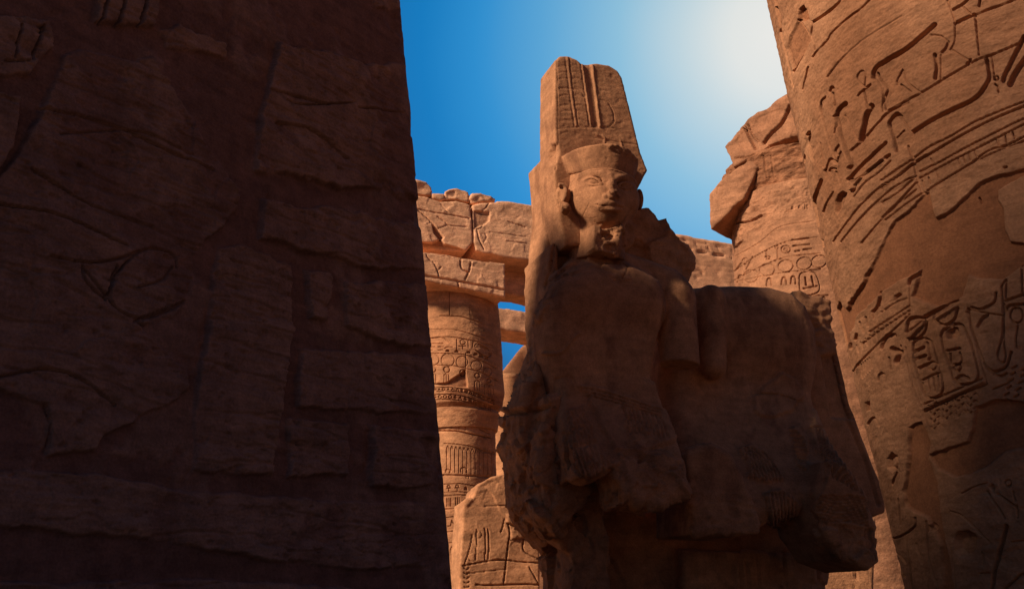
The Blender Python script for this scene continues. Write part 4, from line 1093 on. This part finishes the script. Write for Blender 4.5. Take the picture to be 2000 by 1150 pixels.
TH = 18
AY = 25.0
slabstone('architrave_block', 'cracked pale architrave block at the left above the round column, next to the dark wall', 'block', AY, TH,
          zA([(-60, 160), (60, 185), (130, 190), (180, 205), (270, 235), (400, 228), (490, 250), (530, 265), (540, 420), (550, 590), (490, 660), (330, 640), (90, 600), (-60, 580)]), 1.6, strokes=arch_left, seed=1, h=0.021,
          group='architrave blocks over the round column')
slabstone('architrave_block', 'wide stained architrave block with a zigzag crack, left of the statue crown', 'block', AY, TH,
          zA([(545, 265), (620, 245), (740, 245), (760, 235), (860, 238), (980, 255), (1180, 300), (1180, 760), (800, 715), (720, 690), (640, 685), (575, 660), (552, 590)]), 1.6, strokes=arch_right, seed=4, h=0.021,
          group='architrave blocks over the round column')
for i, (p, lab) in enumerate(((([(-40, 60), (30, 40), (95, 65), (150, 70), (185, 105), (200, 145), (180, 180), (100, 178), (50, 175), (-40, 150)]), 'crumbling capping stone on the wall top right beside the dark pier'),
                              (([(190, 170), (300, 168), (310, 215), (270, 232), (200, 205)]), 'thin low capping stone wedged between two larger lumps on the architrave'),
                              (([(300, 205), (305, 150), (340, 125), (400, 122), (480, 140), (512, 160), (515, 245), (470, 243), (390, 222), (300, 232)]), 'rounded boxy capping stone left of the gap on the architrave top'),
                              (([(525, 250), (520, 195), (540, 168), (620, 165), (700, 185), (740, 210), (738, 238), (640, 242), (560, 262)]), 'ragged capping stone right of the gap on the architrave top'))):
    slabstone('capping_stone', lab, 'stone', AY + 0.1, TH, zA(p), 1.1, r=0.03, amp=0.04, seed=20 + i, h=0.03, group='loose stones on the architrave', brk=[(zA(p), 0.06)])
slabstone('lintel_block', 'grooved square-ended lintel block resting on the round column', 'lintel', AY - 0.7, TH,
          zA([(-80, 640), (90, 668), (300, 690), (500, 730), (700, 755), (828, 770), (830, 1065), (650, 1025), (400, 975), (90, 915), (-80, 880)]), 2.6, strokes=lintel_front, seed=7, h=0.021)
slabstone('cross_lintel', 'dark shaded lintel spanning behind the grooved block towards the statue', 'lintel', AY + 1.2, TH,
          [(960, 500), (1060, 512), (1060, 588), (1010, 577), (990, 574), (960, 566)], 0.8, seed=9, h=0.05, amp=0.04)
slabstone('stone_beam', 'plain bare beam crossing the sky gap left of the statue', 'beam', AY + 7, TH,
          [(930, 590), (968, 599), (1060, 614), (1060, 656), (968, 642), (930, 636)], 1.4, seed=12, h=0.06, amp=0.03)
slabstone('leaning_wall', 'sloping wall top below the sky gap, left of the statue', 'wall', AY + 9, 10,
          [(955, 760), (974, 733), (1018, 678), (1070, 640), (1070, 1230), (955, 1230)], 1.5, seed=13, h=0.07, amp=0.03, toground=True, mat=M_FAR)
zB = zc(860, 900, 0.2174)
def block_str(R, V):
    for p, w, d in (([(610, 560), (625, 650), (610, 760), (595, 900), (570, 1110)], 3, .05), ([(200, 940), (330, 915), (480, 890), (600, 890), (720, 905), (890, 915)], 3, .05), ([(580, 520), (560, 600), (545, 640)], 2.5, .04),
                    ([(330, 610), (330, 720), (315, 880)], 2, .025), ([(290, 660), (270, 770), (220, 920)], 2.5, .03), ([(400, 600), (410, 740), (400, 890)], 2.5, .03), ([(430, 610), (440, 740), (430, 880)], 2.5, .03),
                    ([(600, 560), (700, 600), (770, 610)], 2.5, .04), ([(630, 710), (740, 690), (820, 715)], 2.5, .04), ([(750, 700), (745, 790), (800, 840), (890, 880)], 3, .05), ([(400, 405), (590, 400)], 2, .03),
                    ([(240, 1010), (400, 990), (590, 970)], 2.5, .03), ([(800, 950), (850, 1040), (890, 1110)], 2.5, .04), ([(320, 1110), (500, 1115), (700, 1105), (890, 1110)], 4, .05)):
        R.line(zB(p), w, d)
    for k in range(5): R.line(zB([(215, 960 + 42 * k), (240, 975 + 40 * k), (260, 955 + 42 * k)]), 2.5, .03)
    R.ring(*zB([(345, 660)])[0], 6, 7, 2, .02); R.ring(*zB([(290, 860)])[0], 8, 9, 2, .02)
    w = 3 * fbm(V, 4, 3, 5)
    R.area(zB([(590, 480), (640, 470), (720, 590), (600, 550)]), -0.05, 2, w); R.area(zB([(620, 620), (740, 600), (740, 690), (640, 710)]), -0.03, 2, w)
slabstone('carved_slab', 'sunlit broken slab with worn relief figures, low left of the statue', 'slab', 15.0, 12,
          zB([(210, 352), (290, 335), (330, 220), (400, 175), (460, 140), (595, 108), (760, 130), (850, 500), (895, 800), (900, 2500), (150, 2500), (175, 900), (195, 600)]), 0.9, h=0.0125, r=0.03, amp=0.02, mat=M_FARCOL,
          strokes=block_str, seed=15, toground=True, brk=[(zB([(210, 350), (340, 215), (600, 110), (600, 170), (420, 210), (320, 330), (230, 420)]), 0.06)])
slabstone('relief_wall', 'pale distant carved wall between the statue rubble and the capital', 'wall', 34.0, TH,
          [(1230, 440), (1298, 452), (1345, 460), (1385, 468), (1428, 474), (1500, 484), (1500, 1215), (1230, 1215)], 2.0, h=0.07, amp=0.03, seed=17, toground=True,
          strokes=lambda R, V: ([R.line([(1345, 487), (1380, 494), (1430, 503)], 2.6, .14), R.ring(1364, 533, 6, 7, 1.6, .06), R.line([(1352, 545), (1370, 540), (1374, 528)], 1.6, .06),
                                 R.line([(1380, 480), (1386, 490)], 3, .08), R.line([(1400, 482), (1405, 490)], 3, .06), R.line([(1358, 474), (1364, 484)], 3, .08), R.line([(1300, 463), (1428, 485)], 1.5, .06)]))
slabstone('carved_wall', 'sunlit carved wall low between the statue knee and the big column', 'wall', 14.0, 10,
          [(1560, 1010), (1713, 1010), (1716, 1500), (1560, 1500)], 1.0, h=0.03, amp=0.015, mat=M_FARCOL, seed=18, toground=True,
          strokes=lambda R, V: ([R.line([(1645, 1110), (1650, 1150)], 2, .02), R.line([(1672, 1110), (1670, 1160)], 3, .03), R.line([(1630, 1150), (1690, 1142)], 2, .02)]))


# ---- column with the bud capital, far left
def revolve(c, prof, nu, nz, arc=(-100, 100)):
    th0 = math.atan2(-c[1], -c[0])
    U = np.concatenate([th0 + np.linspace(rad(arc[0]), rad(arc[1]), nu), th0 + np.linspace(rad(arc[1]), rad(arc[0] + 360), 40)[1:-1]])
    pz = np.array([p[0] for p in prof]); pr = np.array([p[1] for p in prof])
    Z = np.linspace(pz[0], pz[-1], nz)
    rr = np.interp(Z, pz, pr)
    P = np.empty((len(U), nz, 3))
    P[:, :, 0] = c[0] + np.cos(U)[:, None] * rr; P[:, :, 1] = c[1] + np.sin(U)[:, None] * rr; P[:, :, 2] = Z[None]
    return P


def glyph(R, rng, x, y, w, hgt, sw, d, slope=0.0):
    """one carved sign in a box w by hgt centred on x, y"""
    k = rng.integers(0, 9); f = lambda pts: [(x + a * w * .5, y + b * hgt * .5 + slope * a * w * .5) for a, b in pts]
    if k == 0: R.ring(x, y, w * .4, min(hgt * .4, w * .45), sw, d)
    elif k == 1: R.ring(x, y - hgt * .22, w * .22, hgt * .24, sw, d); R.line(f([(-.7, .1), (.7, .1)]), sw, d); R.line(f([(0, 0), (0, .95)]), sw, d)
    elif k == 2: [R.line(f([(-.8, q), (.8, q)]), sw, d) for q in (-.5, 0, .5)]
    elif k == 3: R.line(f([(-.5, .9), (-.4, -.4), (0, -.9), (.4, -.3), (.5, .9)]), sw, d)
    elif k == 4: R.line(f([(-.9, .3), (-.3, .3), (0, -.8), (.3, -.2), (.9, -.2), (.9, .6)]), sw, d, curve=False)
    elif k == 5: [R.line(f([(q, -.8), (q, .8)]), sw, d) for q in (-.5, .1, .6)]
    elif k == 6: R.line(f([(-.9, 0), (-.5, -.3), (-.2, .2), (.2, -.3), (.5, .2), (.9, -.2)]), sw, d); R.line(f([(-.8, .6), (.8, .6)]), sw, d)
    elif k == 7: R.area([tuple(q) for q in f([(-.5, .5), (-.4, -.3), (0, -.6), (.4, -.3), (.5, .5)])], d, sw * .4)
    else: R.line(f([(-.6, .9), (-.5, 0), (.1, -.8), (.3, -.5), (.1, -.1), (.6, .3), (.6, .9)]), sw, d)


def band(R, rng, pts, height, n, sw, d, lines=True):
    """row of signs along the curve pts (top line), height px"""
    p = np.array(smooth_line(pts, 12)); s = np.concatenate([[0], np.cumsum(np.linalg.norm(np.diff(p, axis=0), axis=1))])
    for k in range(n):
        t = (k + .5) / n * s[-1]; x = np.interp(t, s, p[:, 0]); y = np.interp(t, s, p[:, 1])
        t2 = t + 2; sl = (np.interp(t2, s, p[:, 1]) - y) / max(1e-3, np.interp(t2, s, p[:, 0]) - x)
        glyph(R, rng, x, y + height * .5, s[-1] / n * .78, height * .74, sw, d, float(np.clip(sl, -1, 1)))
    if lines:
        R.line(pts, sw, d); R.line([(a, b + height) for a, b in pts], sw, d)


def bud_column():
    y = 25.3
    F = Frame(0, y, 0)
    def at(px, py): return F.wor(F.pix(px, py, 0))
    c = at(892, 760)[:2]
    zt = at(878, 577)[2]; zn = at(893, 800)[2]
    m = 25.3 / 2000 * 1.06
    t = thing('bud_column', 'carved column with a bud shaped top, between the dark wall and the statue', 'column', (c[0], c[1], 0))
    zr = at(893, 845)[2]
    shaft = revolve(c, [(0, 68 * m), (0.6, 70 * m), (2.0, 71 * m), (zr - 1.2, 70 * m), (zr, 70 * m)], 380, 520)
    bud = revolve(c, [(zr + .003, 74 * m), (zn - .18, 80 * m), (zn - .1, 76 * m), (zn, 84 * m), (zn + .35, 89 * m), (zn + .9, 88 * m), (zt - .8, 84 * m), (zt, 80 * m)], 420, 420)
    zz = zc(815, 560, 0.2087); zq = zc(835, 740, 0.1913)
    def bud_h(V, N):
        px, py = proj(V); R = Relief(px, py, facing(V, N)); R.wmin = 2.0; R.dk = 0.7; rng = np.random.default_rng(5)
        R.h = rough(V, 0.02, 1.5, 2) + rough(V, 0.012, 7, 3)
        L = lambda p, w=1.8, d=.045: R.line(zz(p), w, d)
        L([(100, 480), (300, 465), (480, 495), (700, 545)], 1.4); L([(110, 480), (245, 476)]); L([(110, 530), (240, 528)]); L([(110, 562), (165, 558)]); L([(195, 560), (245, 557)]); L([(110, 592), (140, 588)]); L([(195, 590), (235, 586)])
        L([(255, 480), (295, 515)]); L([(255, 575), (285, 560), (330, 562)]); R.ring(*zz([(427, 515)])[0], 5.2, 5, 1.8, .05); L([(390, 555), (455, 552)]); L([(425, 545), (427, 580)]); L([(370, 490), (370, 590)], 1.3); L([(478, 505), (478, 570)], 1.3)
        L([(525, 520), (515, 570)]); L([(555, 530), (535, 555)]); L([(570, 532), (660, 575)], 2.2, .06); L([(590, 560), (670, 590)], 2); L([(545, 590), (620, 640), (670, 655), (695, 630)], 2.4, .07); R.ring(*zz([(685, 630)])[0], 2.6, 2.6, 1.6, .05)
        for x, yy in ((285, 600), (370, 605), (482, 615), (548, 632), (600, 652), (650, 675)): R.area(zz([(x - 20, yy + 5), (x - 14, yy - 10), (x, yy - 14), (x + 14, yy - 9), (x + 20, yy + 6)]), .06, .8)
        L([(105, 620), (300, 622), (450, 635), (600, 690), (740, 760)], 1.3)
        for x, yy, r in ((150, 680, 52), (285, 685, 62), (420, 700, 55), (555, 735, 50), (660, 790, 40)): R.ring(*zz([(x, yy)])[0], r * .2087, r * .2087 * .95, 1.5, .04)
        L([(105, 735), (300, 732), (450, 760), (600, 800), (750, 880)], 1.2)
        for x, yy, r in ((145, 770, 26), (275, 772, 28), (428, 800, 27), (562, 830, 22), (672, 875, 18)): R.ring(*zz([(x, yy)])[0], r * .2087, r * .2087, 2.6, .06)
        for x, yy in ((150, 850), (272, 855), (562, 920), (655, 950), (690, 960)):
            for dx in (-22, 0, 22): L([(x + dx, yy - 35), (x + dx, yy + 45)], 1.4, .04)
            L([(x - 22, yy - 30), (x, yy - 48), (x + 22, yy - 30)], 1.4, .04)
        L([(303, 40), (303, 262)], 1.5, .04); L([(210, 268), (400, 275), (500, 305), (610, 345)], 2.2, .06); L([(455, 620), (455, 790)], 2, .05)
        R.area(zz([(140, 905), (270, 895), (390, 820), (450, 770), (470, 905), (470, 940), (300, 930)]), .08, 1.2, mask=0.8)
        L([(100, 400), (300, 395), (470, 430), (640, 490)], 2, .03)
        for k in range(12): L([(490 + 13 * k, 190 + 7 * k), (500 + 12 * k, 330 + 7 * k)], 1.1, .02)
        band(R, rng, zz([(140, 945), (300, 940), (480, 965), (720, 1060)]), 7, 14, 1.4, .05); band(R, rng, zz([(140, 1010), (300, 1005), (480, 1035), (700, 1120)]), 10, 12, 1.6, .05)
        k = np.nonzero((py > 752) & (py < 800))[0]
        R.m[k] = np.maximum(R.m[k], np.clip(0.6 + 1.6 * fbm(V[k], 2.2, 3, 4), 0, 1) * sstep(752, 764, py[k] - .1 * (px[k] - 850)))
        return R.h, R.m
    def sh_h(V, N):
        px, py = proj(V); R = Relief(px, py, facing(V, N)); R.wmin = 2.0; R.dk = 0.7; rng = np.random.default_rng(11)
        R.h = rough(V, 0.02, 1.5, 12) + rough(V, 0.012, 7, 13)
        L = lambda p, w=1.8, d=.045: R.line(zq(p), w, d)
        L([(80, 360), (300, 340), (450, 380), (660, 460)], 1.4); R.ring(*zq([(320, 410)])[0], 5.5, 5.5, 2, .05); L([(285, 465), (360, 462)], 2); L([(322, 450), (322, 510)], 2); L([(160, 375), (175, 460)], 2.4); L([(105, 480), (175, 462)], 2)
        L([(245, 380), (240, 500)], 1.3); L([(385, 390), (385, 520)], 1.3); L([(450, 410), (435, 480)]); L([(500, 415), (460, 470)], 2.2); L([(530, 430), (620, 470)], 2.6, .06); L([(530, 510), (630, 555)], 2.4, .06)
        L([(100, 525), (300, 530), (420, 555), (640, 600)], 3.4, .08); L([(170, 655), (310, 665), (460, 690), (670, 760)], 1.4)
        for x in range(195, 680, 42):
            yy = 680 + (x - 195) * .12
            L([(x, yy + 20), (x, yy + 260)], 1.4, .035)
            L([(x, yy + 30), (x + 12, yy), (x + 26, yy + 25)], 1.6, .035)
        for x, yy, r in ((205, 940, 24), (370, 930, 32), (410, 1000, 14)): R.ring(*zq([(x, yy)])[0], r * .19, r * .18, 2.4, .05, a0=150, a1=400)
        L([(160, 980), (400, 985), (640, 1000)], 5, .05)
        band(R, rng, [(868, 945), (900, 944), (935, 950)], 16, 4, 1.8, .05); band(R, rng, [(868, 968), (900, 966), (935, 970)], 26, 4, 1.9, .05); band(R, rng, [(872, 1010), (900, 1008), (935, 1012)], 28, 3, 1.9, .05)
        band(R, rng, [(874, 1060), (905, 1058), (935, 1062)], 24, 3, 1.7, .03)
        k = np.nonzero((py > 845) & (py < 1010))[0]
        R.m[k] = np.maximum(R.m[k], np.clip(1.6 * fbm(V[k], 1.6, 3, 14, stretch=(1, 1, .4)), 0, .8))
        return R.h, R.m
    loft('shaft', shaft, sh_h, M_FARCOL, t); loft('bud_capital', bud, bud_h, M_FARCOL, t)
    # another column behind it, mostly hidden
    F2 = Frame(0, 31, 0); c2 = F2.wor(F2.pix(990, 800, 0))[:2]; z2 = F2.wor(F2.pix(975, 735, 0))[2]
    o = loft('plain_column', revolve(c2, [(0, .5), (1, .52), (z2, .45)], 80, 80), lambda V, N: (rough(V, .03, 1.5, 3), np.zeros(len(V))), M_FARCOL)
    tag(o, 'narrow shaded column mostly hidden behind the bud topped column', 'column')


bud_column()


# ---- column with the broken capital, far right
def capital_column():
    y = 20.0; F = Frame(0, y, 0)
    def at(px, py, b=0): return F.wor(F.pix(px, py, b))
    c = at(1577, 500)[:2]
    # radius from the left outline
    d = ray(1430, 500); dh = d[:2] / np.linalg.norm(d[:2]); r0 = abs(c[0] * dh[1] - c[1] * dh[0])
    zt = 1.6 + (at(1577, 352)[2] - 1.6) * (np.linalg.norm(c) - r0) / np.linalg.norm(c) + .05
    t = thing('capital_column', 'sunlit carved column under a broken capital, behind the big column at the right', 'column', (c[0], c[1], 0))
    shaft = revolve(c, [(0, r0 * 1.04), (3, r0 * 1.03), (zt - 1.2, r0), (zt, r0 * .97)], 440, 900, (-100, 60))
    ze = zc(1370, 180, 0.3652)
    def hf(V, N):
        px, py = proj(V); R = Relief(px, py, facing(V, N)); rng = np.random.default_rng(3)
        R.h = rough(V, 0.015, 1.5, 2) + rough(V, 0.010, 7, 3)
        L = lambda p, w=2.2, d=.035: R.line(ze(p), w, d)
        w = 4 * fbm(V, 2.5, 3, 5)
        R.h = R.h + (1 - sstep(-5, 5, poly_sdf(px, py, ze([(160, 640), (300, 540), (560, 470), (580, 600), (420, 690), (330, 740), (180, 840)])) + w)) * broken(V, .045, 3.5, 6)
        L([(175, 880), (300, 810), (420, 720), (600, 690)], 1.8, .02); L([(170, 960), (300, 870), (450, 800), (620, 775)], 1.8); L([(170, 1010), (280, 950), (440, 885), (640, 860)], 1.8); L([(200, 1010), (400, 970), (640, 945)], 1.6)
        L([(180, 955), (210, 915)], 2.6); R.ring(*ze([(230, 905)])[0], 5, 7, 2.2, .04, 30); L([(235, 950), (272, 880)], 2.6); L([(345, 850), (350, 895), (365, 880), (340, 880)], 3.4, .05); R.ring(*ze([(402, 830)])[0], 3, 3, 2, .04); L([(404, 840), (408, 890)], 2.4)
        R.ring(*ze([(450, 840)])[0], 9, 7.5, 2.4, .04); R.ring(*ze([(450, 842)])[0], 4, 3, 2, .03)
        L([(485, 790), (575, 780)], 3, .05); L([(490, 822), (580, 812)], 3, .05); L([(500, 850), (525, 846)], 3.6, .05); L([(545, 842), (590, 835)], 3, .05)
        for x, yy in ((260, 985), (350, 950), (450, 930), (550, 915), (630, 905)): R.ring(*ze([(x, yy)])[0], 15, 12, 2.2, .035, -15)
        for x, yy in ((205, 1000), (360, 1015), (440, 1010), (490, 1005)): R.line(ze([(x - 14, yy + 20), (x - 8, yy - 15), (x + 8, yy - 18), (x + 12, yy + 20)]), 3, .05)
        R.line(ze([(525, 1060), (525, 980), (560, 960), (610, 970), (630, 1060), (560, 1085), (525, 1060)]), 2.4, .05); L([(555, 990), (560, 1030)], 5, .05); L([(590, 985), (600, 1030)], 5, .05); L([(545, 1050), (620, 1035)], 3, .05)
        band(R, rng, ze([(430, 1120), (560, 1090), (680, 1085)]), 20, 5, 2.4, .045); band(R, rng, ze([(470, 600), (580, 590)]), 15, 3, 2, .02, False)
        L([(190, 700), (260, 690), (320, 660)], 5, .06); L([(180, 830), (225, 795)], 4, .05)
        return R.h, R.m
    loft('shaft', shaft, hf, M_FAR, t)
    q0 = F.wor(F.pix(1436, 400, -0.75))
    G = Frame(q0[0], q0[1], -38)
    pa = G.poly(ze([(35, 545), (100, 470), (160, 425), (262, 350), (300, 400), (260, 500), (225, 560), (182, 600), (150, 640), (48, 735)]), 0)
    def ch(V, N):
        px, py = proj(V); R = Relief(px, py, facing(V, N))
        f = sstep(1440, 1455, px + 4 * fbm(V, 3, 2, 1))
        R.h = f * broken(V, .06, 2.2, 8) + rough(V, .03, 2.0, 5) + rough(V, .015, 8, 6)
        R.line(ze([(60, 560), (72, 680)]), 1.6, .03); R.ring(*ze([(100, 525)])[0], 6, 9, 2, .03)
        return R.h, R.m
    sculpt('abacus', G, lambda P: ext(P, pa, 0.0, 2.0, .05), (pa[:, 0].min() - .3, -.3, pa[:, 1].min() - .3), (pa[:, 0].max() + .3, 2.3, pa[:, 1].max() + .3), .02, M_FAR, t, ch)
    bell = revolve(c, [(zt + .003, r0 * .955), (zt + .25, r0 * 0.99), (zt + .55, r0 * 1.03), (zt + .72, r0 * 1.05)], 240, 120, (-100, 60))
    def bell_h(V, N):
        px, py = proj(V); R = Relief(px, py, facing(V, N))
        R.h = facets(V, .07, 1.3, 8) + broken(V, .05, 2.5, 8) + rough(V, .02, 8, 6)
        R.line(ze([(330, 330), (350, 460)]), 3, .04); R.line(ze([(370, 340), (390, 470)]), 2.5, .03)
        return R.h, np.where(R.ok, 0.55, 0)
    loft('capital', bell, bell_h, M_FAR, t)
    # what is left of the architrave on top
    def bh(V, N):
        px, py = proj(V); R = Relief(px, py, facing(V, N))
        R.h = rough(V, .05, 1.2, 31) + rough(V, .02, 6, 32) + facets(V, .03, 1.8, 33)
        R.line(ze([(218, 165), (245, 225), (285, 300)]), 7, .16); R.line(ze([(245, 170), (270, 230), (300, 260)]), 4, .10); R.line(ze([(475, 75), (430, 160), (380, 210), (330, 270)]), 8, .12)
        R.line(ze([(180, 350), (235, 350)]), 5, .06)
        return R.h, R.m
    pl = G.poly(ze([(115, 290), (165, 215), (220, 163), (240, 135), (300, 100), (345, 92), (390, 45), (455, 8), (640, -20), (820, 0), (820, 170), (440, 250), (300, 340), (262, 352), (165, 405), (150, 370)]), 0)
    o = sculpt('architrave_fragment', G, lambda P: ext(P, pl, 0, 1.8, .06), (pl[:, 0].min() - .3, -.3, pl[:, 1].min() - .3), (pl[:, 0].max() + .3, 2.1, pl[:, 1].max() + .3), .02, M_FAR, None, bh)
    tag(o, 'split ragged block lying on the broken capital against the bright sky', 'block')


capital_column()
